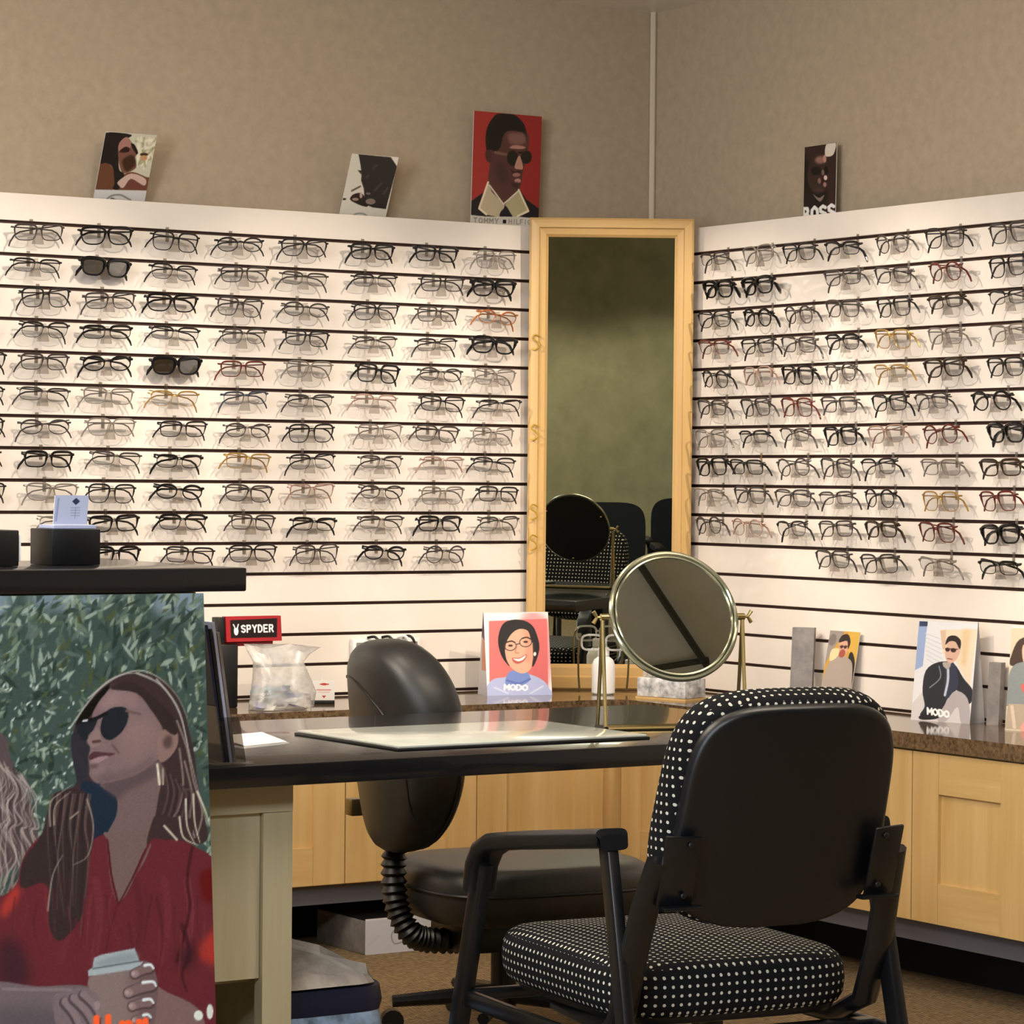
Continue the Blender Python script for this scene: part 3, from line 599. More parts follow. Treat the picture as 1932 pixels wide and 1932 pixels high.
# ------------------------------------------------------------------ eyewear
def lens_ring(kind, bold):
    a, b, e, tp = {'square': (.0265, .0185, .55, .10), 'rectangular': (.0265, .0150, .6, .04), 'round': (.0235, .0215, 1.0, .02), 'oval': (.0255, .0165, .95, .02), 'wide': (.0285, .0205, .66, .16), 'browline': (.0262, .0180, .7, .1), 'tall': (.0255, .0225, .62, .12)}[kind]
    R = []
    for j in range(26):
        q = 2 * PI * (j + .5) / 26; x, z = a * sgnpow(math.cos(q), e), b * sgnpow(math.sin(q), e); R.append((x * (1 + tp * z / b), z))
    return R
EYE = {}
def eye_meshes(kind, code):
    """front, temples (two) and lenses (two) of one kind and colour, made once"""
    if (kind, code) in EYE: return EYE[kind, code]
    m = FRAMES[code][0]; bold = code in 'BSb' or (code in 'ot' and kind != 'oval'); r = .0029 if code in 'BS' else .0021 if bold else .0015
    if code in 'gwy': r = .0013
    L = lens_ring(kind, bold); half = kind in ('browline', 'rectangular') and code not in 'BS'; wrap = lambda x: 1.1 * x * x
    b = MB(); ls = []
    for s in (-1, 1):
        P = [(s * (.0335 + x), wrap(.0335 + x), z) for x, z in L]
        b.tube(P, [r * (1.55 if p[2] > .005 else .5 if half else .8) for p in P], 6, True, flat=1.15, up=(0, 1, 0))
        lb = MB(); lb.add([(p[0], p[1] + .0006, p[2]) for p in P], [tuple(range(26))]); ls.append(lb.mesh('lens', M['sun'] if code == 'S' else M['lens'], 0))
        zt = max(p[2] for p in P) * .62; xe = .0335 + max(x for x, z in L)
        b.tube([(s * (xe - .001), wrap(xe), zt), (s * (xe + .004), wrap(xe) + .001, zt), (s * (xe + .006), wrap(xe) + .006, zt)], [r * 1.5, r * 1.7, r * 1.4], 6)
    xi = .0335 + min(x for x, z in L); zb = .006 if kind != 'round' else .008
    b.tube([(-xi, wrap(xi), zb - .001), (-xi * .5, -.001, zb + .002), (xi * .5, -.001, zb + .002), (xi, wrap(xi), zb - .001)], r * 1.1, 6)
    tips = []
    for s in (-1, 1):
        y = .013 if s > 0 else .018; t = MB(); rt = r * 1.05
        t.tube([(s * (xe + .005), .0075 + wrap(xe), zt), (s * (xe + .002), y - .001, zt - .0005), (0, y + .002, zt - .005), (-s * .042, y + .003, zt - .010), (-s * .056, y + .003, zt - .017), (-s * .067, y + .002, zt - .032), (-s * .071, y + .001, zt - .042)],
               [rt, rt, rt, rt * 1.2, max(.0019, rt * 1.3), max(.0021, rt * 1.3), .0016], 6, flat=1.3, up=(0, 1, 0))
        tips.append(t.mesh('temple', m))
    EYE[kind, code] = (b.mesh('front_frame', m), tips, ls); return EYE[kind, code]
hb = MB(); hb.b2((-.005, -.0025, -.030), (.005, -.0005, .010), .0005); hb.b2((-.004, -.058, -.016), (.004, -.002, -.013), .0005)
hb.prism([(-.016, -.050, -.060), (.016, -.050, -.060), (.005, -.056, -.018), (-.005, -.056, -.018)], (0, .010, 0)); HOLD = hb.mesh('frame_holder', M['clear'], 0)
ORD = ['top', 'second', 'third', 'fourth', 'fifth', 'sixth', 'seventh', 'eighth', 'ninth', 'tenth', 'eleventh', 'twelfth']
NTH = ['first', 'second', 'third', 'fourth', 'fifth', 'sixth', 'seventh', 'eighth', 'ninth']
def eyeglasses(axis, pos, row, nth, code, kind):
    words = FRAMES[code][1]; wall = 'wide' if axis == 'x' else 'narrow'
    lab = f"{words} {kind} eyeglasses, {ORD[row]} row" + (" down" if row else "") + f", {NTH[nth]} from the mirror, {wall} slat wall"
    z = G0 - row * SP; rz = 0 if axis == 'x' else math.radians(-90); loc = (pos, 0, z) if axis == 'x' else (0, pos, z)
    h = link('frame_holder', HOLD, None, slat_l if axis == 'x' else slat_r, loc); h.rotation_euler = (0, 0, rz)
    dz = random.uniform(-.004, .003) - (.028 if kind not in ('tall', 'round') else .031)
    off = Vector((random.uniform(-.003, .003), -.058, dz)); off.rotate(Matrix.Rotation(rz, 3, 'Z'))
    t = thing('eyeglasses', lab, 'sunglasses' if code == 'S' else 'eyeglasses', Vector(loc) + off, rz, f'eyeglasses on the {wall} slat wall')
    t.rotation_euler = (math.radians(random.uniform(6, 16)), math.radians(random.uniform(-2.5, 2.5)), rz + math.radians(random.uniform(-5, 5)))
    t.scale = (1.13, 1.13, 1.13)
    f, tp, ls = eye_meshes(kind, code); link('front_frame', f, None, t)
    for q in tp:
        o = link('temple', q, None, t); o.rotation_euler = (0, math.radians(random.uniform(-5, 5)), 0)
    for q in ls: link('lens', q, None, t)
KINDS = ['square', 'rectangular', 'oval', 'browline', 'wide', 'rectangular', 'tall', 'square']
XS = [-2.050, -1.776, -1.571, -1.376, -1.172, -.952, -.738, -.537]
LEFT = [   # x positions (nearest the far end first) and colour codes, row by row
    ('dbkkkbbg', None), ('kSkddkkB', None), ('kkdbddkdo', [5]), ('kkbkdkdkB', [5]), ('kdbSrgbdg', [10]), ('kdgyudwkk', [12]), ('kdgkdkgdg', [15]), ('kbdbykdwk', [5]), ('kgkbdwdgk', [10]), ('gbbdbdbd', None), ('kbkkdbR', None)]
LPX = [[82, 210, 338, 457, 578, 705, 825, 935], [77, 207, 334, 468, 580, 710, 838, 935], [-40, 95, 217, 333, 460, 583, 715, 830, 942], [-40, 93, 212, 338, 466, 585, 712, 828, 935], [-27, 93, 213, 340, 465, 588, 718, 835, 938],
       [-25, 93, 215, 338, 472, 590, 715, 838, 946], [-25, 95, 220, 354, 474, 595, 722, 830, 935], [-30, 103, 230, 346, 476, 595, 725, 840, 938], [-22, 110, 222, 348, 478, 597, 727, 842, 944], [130, 226, 355, 485, 600, 728, 835, 946], [135, 228, 370, 487, 605, 735, 848]]
def along_x(px): return np.interp(px, [-60, 2, 30, 210, 338, 457, 578, 705, 825, 935, 960], [-2.195, -2.098, -2.054, -1.776, -1.571, -1.376, -1.172, -.952, -.738, -.537, -.49])
def along_y(px): return np.interp(px, [1300, 1340, 1422, 1500, 1580, 1673, 1770, 1890, 1932], [-.229, -.334, -.544, -.735, -.924, -1.135, -1.346, -1.595, -1.678])
for row, (codes, _) in enumerate(LEFT):
    n = len(codes)
    for i, c in enumerate(codes):
        k = KINDS[(row * 5 + i * 3 + (i * i) % 4) % 8]
        if c in 'BS': k = 'wide'
        if c == 'R': c, k = 'd', 'round'
        if (row, i) in ((0, 6), (9, 1), (10, 2)): k = 'square'
        eyeglasses('x', float(along_x(LPX[row][i])) - .0376, row, n - 1 - i, c, k)
RIGHT = ['dgkbdkd', 'BB-ddrk', 'kbddktk', 'rkdbygg', 'kwbdytk', 'ddrdkdb', 'gkdbwrB', 'bkddkgt', 'gdddkyr', 'dwkdtrB', '---ddgb']
RPX = [[1340, 1422, 1500, 1580, 1673, 1770, 1890], [1348, 1421, 0, 1582, 1675, 1772, 1887], [1342, 1423, 1500, 1582, 1677, 1772, 1888], [1342, 1423, 1500, 1583, 1675, 1772, 1888], [1345, 1423, 1498, 1580, 1672, 1772, 1885],
       [1340, 1420, 1497, 1578, 1670, 1748, 1862], [1337, 1418, 1495, 1580, 1665, 1765, 1888], [1340, 1405, 1492, 1572, 1650, 1768, 1878], [1335, 1412, 1492, 1574, 1655, 1768, 1875], [1335, 1408, 1490, 1572, 1658, 1763, 1880], [0, 0, 0, 1567, 1655, 1760, 1875]]
KR = ['rectangular', 'browline', 'tall', 'square', 'round', 'tall', 'wide', 'square']
for row, codes in enumerate(RIGHT):
    nth = 0
    for i, c in enumerate(codes):
        if c == '-': continue
        k = 'wide' if c == 'B' else 'round' if (row, i) in ((1, 5), (5, 6), (7, 2), (9, 1), (9, 0)) else KR[(row * 3 + i * 5 + i * i) % 8]
        eyeglasses('y', float(along_y(RPX[row][i])) - .0895, row, nth, c, k); nth += 1

# ------------------------------------------------------------------ printed cards on the slat wall ledges
c3 = lambda p: [tuple(q) for q in p]
def card(name, label, cat, art, corners, group=None, strut=None):
    t = thing(name, label, cat, (0, 0, 0), 0, group)
    b = printed('printed_face', art, corners, t)
    if strut: MB().prism(strut, tuple(strut_d)).build('strut', M['white'], t, smooth=0)
    return t
LZ = ST - .0115                       # ledge height behind the top slat
# woman in profile, white foot with an oval emblem
A = Art([(200, 248), (292, 256), (176, 373)], 92, 126, (205, 202, 180), (140, 220, .0932))
for k in range(26): A.line([(1200 + 420 * random.random(), 420 + 600 * random.random()), (1250 + 380 * random.random(), 420 + 600 * random.random())], 40, (238, 232, 208) if k % 3 else (150, 146, 110), .6)
A.ell((1375, 735), 80, 30, (60, 36, 20)); A.ell((1370, 800), 70, 50, (196, 150, 110))
A.fill([(440, 1400), (480, 1000), (560, 860), (700, 880), (900, 1100), (1150, 1050), (1420, 1150), (1480, 1180), (1420, 1420)], (110, 66, 48))
A.fill([(640, 330), (1130, 370), (1000, 480), (900, 700), (900, 1000), (1000, 1100), (880, 1380), (760, 1300), (800, 1050), (720, 900), (540, 880), (600, 560)], (22, 17, 20))
A.fill([(900, 520), (1040, 410), (1170, 560), (1250, 700), (1200, 800), (1230, 960), (1100, 1050), (960, 1060), (890, 850), (880, 650)], (120, 80, 68))
A.fill([(900, 520), (1040, 410), (1130, 520), (1080, 640), (900, 680)], (168, 120, 112)); A.fill([(900, 680), (1010, 590), (1100, 620), (1060, 690)], (44, 14, 14)); A.fill([(960, 840), (1150, 740), (1220, 900), (1040, 1040)], (60, 34, 22), soft=1)
A.fill([(1120, 540), (1190, 550), (1260, 690), (1220, 720)], (16, 8, 8)); A.fill([(880, 1220), (1130, 1080), (1400, 1180), (1380, 1310), (1130, 1180), (980, 1340), (900, 1300)], (206, 176, 166))
A.fill([(440, 1350), (470, 1080), (560, 900), (700, 900), (800, 1100), (770, 1340)], (104, 66, 46)); A.fill([(1040, 1350), (1120, 1180), (1300, 1280), (1400, 1380)], (112, 62, 54))
A.fill([(430, 1360), (1430, 1400), (1380, 1720), (360, 1660)], (212, 210, 208), smooth=False)
A.line([(640, 1560), (760, 1480), (920, 1470), (1030, 1520), (1130, 1590), (1050, 1640)], 34, (140, 138, 134)); A.line([(640, 1570), (740, 1640), (900, 1690)], 30, (150, 148, 144)); A.line([(760, 1540), (880, 1600), (1000, 1600)], 60, (120, 118, 114))
A.grain(2)
card('counter_card', 'tilted photo card of a dark-haired woman in profile, white foot with an oval emblem', 'card', A, [(-1.8027, -.018, 2.2145), (-1.6497, -.0031, 2.2152), (-1.6497, .064, LZ), (-1.8027, .064, LZ)], 'photo cards standing on the slat wall ledge')
# dark haired man looking down
A = Art([(665, 290), (750, 294), (640, 402)], 92, 118, (226, 220, 206), (620, 260, .0828))
A.fill([(680, 370), (1390, 420), (1530, 600), (1290, 1470), (1000, 1440), (830, 1380), (800, 1060), (740, 900), (750, 740), (720, 560)], (30, 26, 24), smooth=False)
A.fill([(660, 690), (760, 700), (740, 780)], (40, 34, 26), smooth=False); A.line([(540, 1110), (720, 1020)], 40, (110, 100, 84))
for a, b in (((1000, 650), (1080, 590)), ((1040, 1100), (1180, 950)), ((1240, 1160), (1320, 1040)), ((860, 830), (900, 790))): A.line([a, b], 45, (74, 70, 66), .7)
A.fill([(500, 1280), (560, 1190), (700, 1150), (800, 1200), (900, 1400), (800, 1420), (600, 1350)], (30, 12, 12)); A.ell((620, 1280), 70, 30, (170, 140, 128)); A.ell((740, 1200), 30, 60, (196, 168, 160)); A.ell((950, 1320), 110, 60, (140, 122, 112)); A.ell((900, 1160), 50, 25, (120, 106, 98)); A.ell((370, 1280), 50, 20, (30, 14, 10))
A.fill([(1400, 400), (1580, 430), (1530, 600)], (245, 238, 226), smooth=False)
A.line([(500, 1670), (620, 1580), (790, 1570), (900, 1640), (980, 1700), (900, 1740)], 32, (160, 156, 152)); A.line([(500, 1680), (600, 1740)], 30, (160, 156, 152)); A.line([(620, 1640), (740, 1680), (830, 1690)], 60, (140, 136, 132))
A.grain(2)
card('counter_card', 'tilted photo card of a dark figure on white, white foot with an oval emblem', 'card', A, [(-1.0327, -.0135, 2.2066), (-.8793, -.0063, 2.2114), (-.8793, .064, LZ), (-1.0327, .064, LZ)], 'photo cards standing on the slat wall ledge')
# man in sunglasses on red
A = Art([(893, 209), (1023, 221), (890, 420)], 150, 236, (166, 50, 44), (860, 190, .12423))
A.fill([(850, 180), (1310, 200), (1300, 1800), (1000, 1700)], (146, 34, 32), .7, soft=12)
A.fill([(240, 1460), (420, 1340), (560, 1200), (980, 1300), (1090, 1450), (1290, 1590), (1280, 1760), (240, 1760)], (24, 18, 24), smooth=False)
A.fill([(500, 1190), (520, 900), (460, 700), (560, 480), (1060, 480), (1110, 700), (1040, 1000), (990, 1280), (900, 1400), (740, 1520), (600, 1400)], (86, 52, 46))
A.fill([(470, 720), (450, 560), (480, 380), (600, 220), (750, 205), (900, 230), (1020, 340), (1070, 460), (1090, 620), (1060, 560), (1000, 480), (800, 455), (720, 520), (680, 680), (600, 760), (540, 720)], (20, 15, 14))
A.fill([(790, 500), (1040, 490), (1060, 640), (850, 650)], (140, 100, 92), .8, soft=3); A.fill([(820, 700), (900, 660), (1060, 690), (1000, 720)], (178, 130, 120))
A.ell((500, 810), 50, 100, (74, 40, 36), -.2); A.ell((700, 1060), 90, 180, (66, 40, 40), -.3, .8, 4)
A.line([(600, 760), (790, 800)], 40, (120, 84, 72)); A.ell((870, 850), 90, 115, (26, 22, 16), -.25); A.ell((1080, 840), 85, 95, (26, 24, 18), .2); A.line([(960, 770), (1010, 770)], 24, (20, 14, 12))
A.fill([(950, 830), (990, 840), (1030, 1000), (960, 1010), (900, 980)], (190, 140, 122)); A.fill([(830, 1000), (900, 1040), (960, 1030), (1000, 1060), (900, 1100)], (54, 26, 24)); A.ell((930, 1090), 60, 30, (160, 110, 102)); A.ell((950, 1180), 50, 34, (190, 138, 130)); A.fill([(860, 1200), (980, 1210), (960, 1270), (880, 1260)], (60, 30, 28), soft=2)
A.fill([(500, 1190), (560, 1330), (740, 1500), (760, 1530), (700, 1700), (500, 1660), (370, 1560)], (196, 180, 150), smooth=False); A.fill([(960, 1310), (1120, 1640), (900, 1720), (800, 1560), (760, 1520)], (186, 174, 134), smooth=False)
A.line([(500, 1190), (370, 1560), (480, 1650)], 30, (240, 220, 190), smooth=False); A.line([(970, 1310), (1125, 1620), (960, 1690)], 30, (240, 224, 190), smooth=False); A.line([(520, 1230), (740, 1510), (970, 1320)], 22, (226, 214, 196), smooth=False)
A.fill([(760, 1580), (830, 1690), (690, 1690), (700, 1620)], (20, 16, 30)); A.fill([(240, 1650), (470, 1680), (1000, 1700), (1290, 1740), (1290, 2000), (220, 2000)], (206, 200, 188), smooth=False)
A.text('TOMMY', (290, 1695), (52, 3), (0, 50), 12, (128, 120, 112), 1.55); A.fill([(735, 1735), (785, 1738), (785, 1790), (735, 1786)], (20, 14, 20), smooth=False); A.text('HILFIGER', (830, 1730), (40, 3), (0, 46), 12, (140, 132, 124), 1.45)
A.grain(1.5)
card('poster_card', 'tall red poster card of a man in round sunglasses and a pale collar', 'card', A, [(-.5838, .052, 2.3694), (-.344, .050, 2.3678), (-.344, .066, LZ), (-.5838, .066, LZ)])
# man in dark glasses, white lettering at the foot
A = Art([(1520, 278), (1579, 273), (1512.5, 417)], 76, 160, (14, 10, 8), (1490, 250, .08797))
A.fill([(280, 300), (960, 280), (960, 1900), (600, 1900), (780, 1300)], (58, 34, 32), .8, soft=4)
A.fill([(500, 560), (620, 500), (760, 520), (820, 700), (820, 1000), (760, 1200), (660, 1280), (480, 1250), (380, 1000), (420, 700)], (52, 36, 30)); A.ell((660, 600), 110, 80, (150, 108, 98), soft=2); A.ell((750, 580), 35, 80, (190, 140, 128))
A.ell((560, 820), 110, 90, (10, 8, 6)); A.ell((770, 820), 45, 90, (8, 6, 4)); A.ell((705, 860), 30, 60, (120, 96, 88)); A.ell((755, 970), 36, 50, (226, 196, 186)); A.ell((625, 1030), 35, 60, (136, 100, 92)); A.ell((690, 1040), 26, 90, (50, 12, 10)); A.ell((735, 1110), 36, 50, (160, 120, 112)); A.ell((600, 1210), 100, 40, (70, 48, 42))
A.fill([(480, 1290), (600, 1380), (720, 1320), (620, 1460)], (140, 120, 112)); A.fill([(280, 1200), (380, 1200), (560, 1500), (300, 1560)], (20, 16, 8))
A.text('BOSS', (272, 1590), (118, -12), (0, 190), 62, (248, 246, 242), 1.48); A.fill([(800, 280), (990, 270), (940, 490), (840, 540), (760, 500)], (226, 214, 200))
A.grain(2)
card('counter_card', 'narrow dark photo card of a man in dark glasses, bold white lettering at its foot', 'card', A, [(.069, -.6886, 2.2399), (.069, -.8318, 2.2344), (.066, -.8318, LZ), (.066, -.6886, LZ)], 'photo cards standing on the slat wall ledge')

# ------------------------------------------------------------------ display cards on the counters
# smiling woman in a lilac turtleneck, folded tent card
A = Art([(900, 1135), (1030, 1133), (918, 1313)], 150, 200, (240, 236, 238), (860, 1100, .3002))
A.fill([(175, 180), (562, 160), (600, 705), (210, 712)], (222, 118, 116), smooth=False); A.fill([(380, 165), (562, 160), (600, 600), (480, 620)], (210, 100, 102), .6, soft=8)
A.fill([(200, 715), (215, 600), (310, 575), (400, 545), (480, 560), (560, 600), (606, 660), (606, 715)], (178, 186, 226))
A.fill([(330, 540), (400, 530), (455, 545), (470, 600), (400, 640), (310, 625)], (120, 142, 206)); A.line([(320, 600), (400, 620), (470, 590)], 14, (96, 116, 186)); A.line([(240, 650), (330, 690)], 12, (206, 212, 240)); A.line([(560, 640), (480, 690)], 12, (206, 212, 240))
A.fill([(245, 280), (270, 200), (330, 170), (410, 175), (470, 215), (505, 290), (522, 370), (505, 460), (480, 500), (470, 380), (300, 330), (310, 440), (330, 500), (280, 440), (250, 360)], (28, 24, 26))
A.fill([(295, 330), (330, 260), (400, 232), (455, 260), (475, 350), (480, 440), (470, 520), (420, 550), (360, 525), (315, 470), (295, 400)], (232, 176, 150)); A.fill([(400, 240), (455, 262), (478, 380), (470, 480), (430, 440), (430, 330)], (214, 148, 122), .7, soft=4)
A.fill([(255, 290), (290, 230), (380, 195), (450, 215), (500, 290), (470, 330), (440, 250), (380, 235), (330, 270), (300, 330), (290, 400), (262, 360)], (30, 26, 28))
for c, rx in (((328, 355), 38), ((428, 328), 40)):
    q = np.linspace(0, 2 * PI, 18); A.line([(c[0] + rx * math.cos(t), c[1] + 33 * math.sin(t)) for t in q], 6, (70, 60, 66)); A.ell((c[0], c[1] - 2), 16, 8, (70, 40, 34)); A.line([(c[0] - 25, c[1] - 26), (c[0] + 5, c[1] - 34), (c[0] + 28, c[1] - 24)], 9, (50, 34, 30))
A.line([(364, 345), (390, 338)], 7, (70, 60, 66)); A.line([(372, 360), (362, 400), (385, 405)], 9, (204, 138, 112)); A.fill([(345, 440), (390, 440), (440, 415), (425, 460), (385, 482), (355, 470)], (190, 92, 84)); A.fill([(350, 445), (392, 446), (434, 422), (418, 452), (385, 464)], (250, 246, 240)); A.ell((494, 412), 9, 14, (250, 246, 240))
A.text('MODO', (305, 628), (30, 1), (0, 26), 11, (244, 246, 252), 1.35); A.grain(1.5)
a1l, a1r, a1b = Vector((-.676, -.194, CT)), Vector((-.484, -.241, CT)), Vector((-.694, -.100, CT))
def tent(name, label, art, l, r, h, back, sideart=None, side=0, group=None):
    """folded tent card: printed front leaning back to a ridge, plain rear leaf, printed side flap"""
    t = thing(name, label, 'card', tuple(l), 0, group); d = (r - l); n = Vector((d.y, -d.x, 0)).normalized(); n = -n if n.y > 0 and abs(n.y) > abs(n.x) else n
    if (n.dot(Vector((-.54, -.84, 0)))) < 0: n = -n
    top = -n * .5 * back + Vector((0, 0, h)); rear = -n * back; O = Vector()
    P = [O + top, d + top, d, O]
    f = printed('printed_face', art, [tuple(p) for p in P], t, .0015)
    MB().prism([O + top, d + top, d + rear, O + rear], tuple(n * .0015)).build('rear_leaf', M['white'], t, smooth=0)
    e = O if side < 0 else d
    if sideart: printed('side_flap', sideart, [tuple(p) for p in ((e + rear * .45 + top * 1.0 - top * 0 - rear * .45, e + top + n * .002, e, e + rear) if side < 0 else (e + top, e + top + rear * .02, e + rear, e))], t, .001)
    return t
S = Art([(0, 0), (40, 0), (0, 100)], 30, 100, (214, 210, 214)); S.fill([(0, 0), (40, 0), (40, 34), (0, 30)], (74, 40, 92), smooth=False); S.fill([(12, 30), (40, 34), (40, 70), (14, 70)], (228, 150, 116), smooth=False)
tent('tent_card', 'tent card with a smiling woman in a lilac turtleneck beside the tall mirror', A, a1l, a1r, .238, .085, S, -1)
# seated man in a dark jacket
A = Art([(1744, 1165), (1854, 1170), (1719, 1360)], 130, 215, (226, 226, 232), (1400, 1140, .27536))
A.fill([(1250, 90), (1310, 92), (1260, 420), (1205, 450)], (150, 170, 212), smooth=False); A.fill([(1255, 88), (1310, 90), (1305, 140), (1250, 140)], (44, 60, 92), smooth=False)
for k in range(7): A.line([(1290, 190 + 30 * k), (1390, 230 + 34 * k)], 7, (206, 208, 216))
A.fill([(1390, 165), (1640, 160), (1570, 560), (1480, 380), (1400, 330)], (232, 214, 190), smooth=False); A.fill([(1540, 160), (1600, 160), (1550, 420), (1520, 400)], (222, 192, 150), .8, False, 3); A.fill([(1390, 170), (1430, 165), (1420, 300), (1400, 300)], (214, 186, 160), smooth=False)
A.fill([(1160, 700), (1250, 600), (1560, 600), (1560, 820), (1150, 800)], (212, 206, 208), smooth=False)
A.fill([(1250, 590), (1280, 450), (1370, 390), (1470, 400), (1530, 500), (1590, 590), (1560, 680), (1500, 600), (1460, 590), (1400, 680), (1400, 770), (1230, 770), (1260, 700)], (36, 38, 48)); A.fill([(1420, 400), (1480, 410), (1490, 560), (1400, 640)], (48, 54, 76))
A.line([(1430, 440), (1425, 520), (1400, 620)], 16, (190, 200, 214)); A.line([(1370, 420), (1375, 500), (1300, 570)], 8, (120, 130, 140))
A.fill([(1400, 680), (1470, 590), (1550, 640), (1560, 810), (1500, 810), (1480, 700), (1400, 800), (1340, 790)], (178, 170, 174)); A.fill([(1220, 770), (1330, 720), (1350, 780), (1240, 795)], (26, 24, 26))
A.fill([(1425, 290), (1450, 235), (1510, 235), (1520, 300), (1490, 370), (1440, 400), (1415, 350)], (216, 176, 158)); A.fill([(1420, 270), (1440, 215), (1490, 205), (1525, 240), (1515, 300), (1490, 250), (1450, 245)], (34, 26, 26)); A.ell((1433, 303), 16, 14, (60, 28, 28)); A.ell((1472, 307), 19, 15, (60, 28, 28)); A.line([(1420, 296), (1500, 300)], 6, (40, 22, 22)); A.line([(1430, 365), (1460, 370)], 8, (150, 90, 80)); A.fill([(1400, 390), (1450, 400), (1430, 440), (1400, 420)], (176, 166, 160))
A.text('MODO', (1278, 712), (28, 4), (0, 30), 12, (246, 246, 248), 1.35); A.grain(1.5)
a2l, a2r = Vector((-.132, -1.409, CT)), Vector((-.083, -1.584, CT))
S = Art([(0, 0), (40, 0), (0, 100)], 24, 80, (142, 142, 146)); S.fill([(26, 40), (40, 40), (40, 100), (18, 100)], (226, 226, 230), .8, soft=3)
tent('tent_card', 'tent card with a seated man in a dark jacket on the short counter', A, a2l, a2r, .262, .07, S, 1)
# part of a long haired woman at the picture's edge
A = Art([(1912, 1172), (2010, 1180), (1893, 1380)], 100, 190, (206, 196, 170), (1400, 1140, .27536))
A.fill([(1850, 330), (1900, 220), (2000, 200), (2080, 300), (2080, 500), (1900, 420), (1840, 400)], (70, 52, 46)); A.fill([(1920, 260), (2020, 260), (2020, 420), (1930, 420)], (216, 180, 160)); A.fill([(1810, 640), (1840, 440), (1920, 380), (2100, 400), (2120, 700), (1820, 700)], (132, 138, 140)); A.fill([(1900, 540), (2100, 560), (2100, 700), (1960, 660)], (206, 104, 96))
A.fill([(1790, 860), (1820, 680), (2100, 690), (2100, 880)], (176, 160, 140), smooth=False); A.line([(1840, 700), (1850, 850)], 20, (210, 190, 172)); A.line([(1900, 860), (1980, 720)], 40, (222, 160, 146)); A.grain(2)
a3l, a3r = Vector((-.130, -1.768, CT)), Vector((-.080, -1.935, CT))
tent('tent_card', 'tent card with a long haired woman in grey at the end of the counter', A, a3l, a3r, .262, .06)
# little upright cards
def leaning(name, label, mm, p, q, h, lean, th=.004):
    d = q - p; n = Vector((d.y, -d.x, 0)).normalized(); n = n if n.dot(Vector((.54, .84, 0))) > 0 else -n; up = Vector((0, 0, h)) + n * lean
    o = MB().prism([Vector(), d, d + up, up], tuple(n * th)).build(name, mm, None, tuple(p), 0); return o
tag(leaning('leaflet_rack', 'plain grey upright leaflet holder on the counter behind the dotted chair', M['grey'], Vector((-.100, -.855, CT)), Vector((-.062, -.905, CT)), .215, .03, .02), 'plain grey upright leaflet holder on the counter behind the dotted chair', 'leaflet holder')
tag(leaning('leaflet_rack', 'slim grey upright holder half hidden behind the seated-man tent card', M['grey'], Vector((-.055, -1.615, CT)), Vector((-.045, -1.650, CT)), .16, .012, .02), 'slim grey upright holder half hidden behind the seated-man tent card', 'leaflet holder')
A = Art([(1577, 1184), (1646, 1189), (1585, 1335)], 80, 170, (196, 150, 66), (1400, 1140, .27536))
A.fill([(640, 160), (760, 160), (700, 300), (650, 400)], (150, 140, 134)); A.fill([(800, 170), (890, 180), (900, 400), (820, 300)], (206, 166, 70)); A.fill([(840, 330), (900, 400), (910, 640), (850, 640)], (30, 26, 26))
A.fill([(660, 640), (680, 420), (740, 350), (830, 360), (890, 440), (900, 720), (660, 720)], (166, 152, 142)); A.fill([(690, 300), (760, 300), (740, 360), (690, 380)], (232, 206, 160)); A.fill([(740, 260), (760, 215), (810, 220), (825, 290), (800, 350), (765, 340)], (206, 160, 138)); A.fill([(735, 250), (750, 200), (800, 195), (830, 250), (820, 300), (800, 240)], (40, 28, 24)); A.ell((766, 282), 13, 12, (66, 36, 32)); A.ell((796, 284), 13, 12, (66, 36, 32)); A.line([(748, 276), (816, 279)], 5, (46, 28, 26)); A.ell((780, 330), 26, 30, (160, 80, 66)); A.ell((680, 230), 30, 44, (120, 112, 108)); A.grain(2)
card('counter_card', 'small photo card of a man in a grey jumper on gold, behind the dotted chair', 'card', A, [(-.020, -.935, .872), (-.012, -1.055, .870), (-.045, -1.045, CT + .001), (-.053, -.925, CT + .001)])

# ------------------------------------------------------------------ things on the long counter
t = thing('brand_sign', 'small red-framed black sign with white lettering on a dark stand', 'sign', (-1.545, -.25, CT))
A = Art([(405, 1163), (516, 1163), (405, 1210)], 130, 58, (30, 12, 16)); A.fill([(402, 1160), (520, 1160), (520, 1214), (402, 1214)], (168, 36, 46), smooth=False); A.fill([(414, 1170), (508, 1168), (506, 1203), (414, 1203)], (22, 10, 14), smooth=False)
A.text('SPYDER', (436, 1180), (7.2, 0), (0, 9), 3.0, (250, 250, 250), 1.55); A.ell((425, 1190), 4.5, 8, (250, 250, 250)); A.line([(420, 1178), (424, 1186)], 2.2, (250, 250, 250)); A.line([(430, 1178), (427, 1186)], 2.2, (250, 250, 250)); A.ell((425, 1182), 1.6, 3, (30, 12, 16))
z0, z1 = .178, .246; P = [(-.014, -.02, z1), (.166, -.02, z1 + .001), (.158, -.02, z0), (-.010, -.02, z0)]
printed('sign_face', A, P, t, .02, M['red'])
MB().b2((-.030, -.012, .0), (.03, .05, .172), .004).build('stand', M['black'], t); MB().b2((-.035, -.016, .175), (-.012, .02, .244), .002).build('end_cap', M['black'], t); MB().b2((-.012, -.004, .165), (.14, .03, .1775), .002).build('top_tray', M['red'], t)
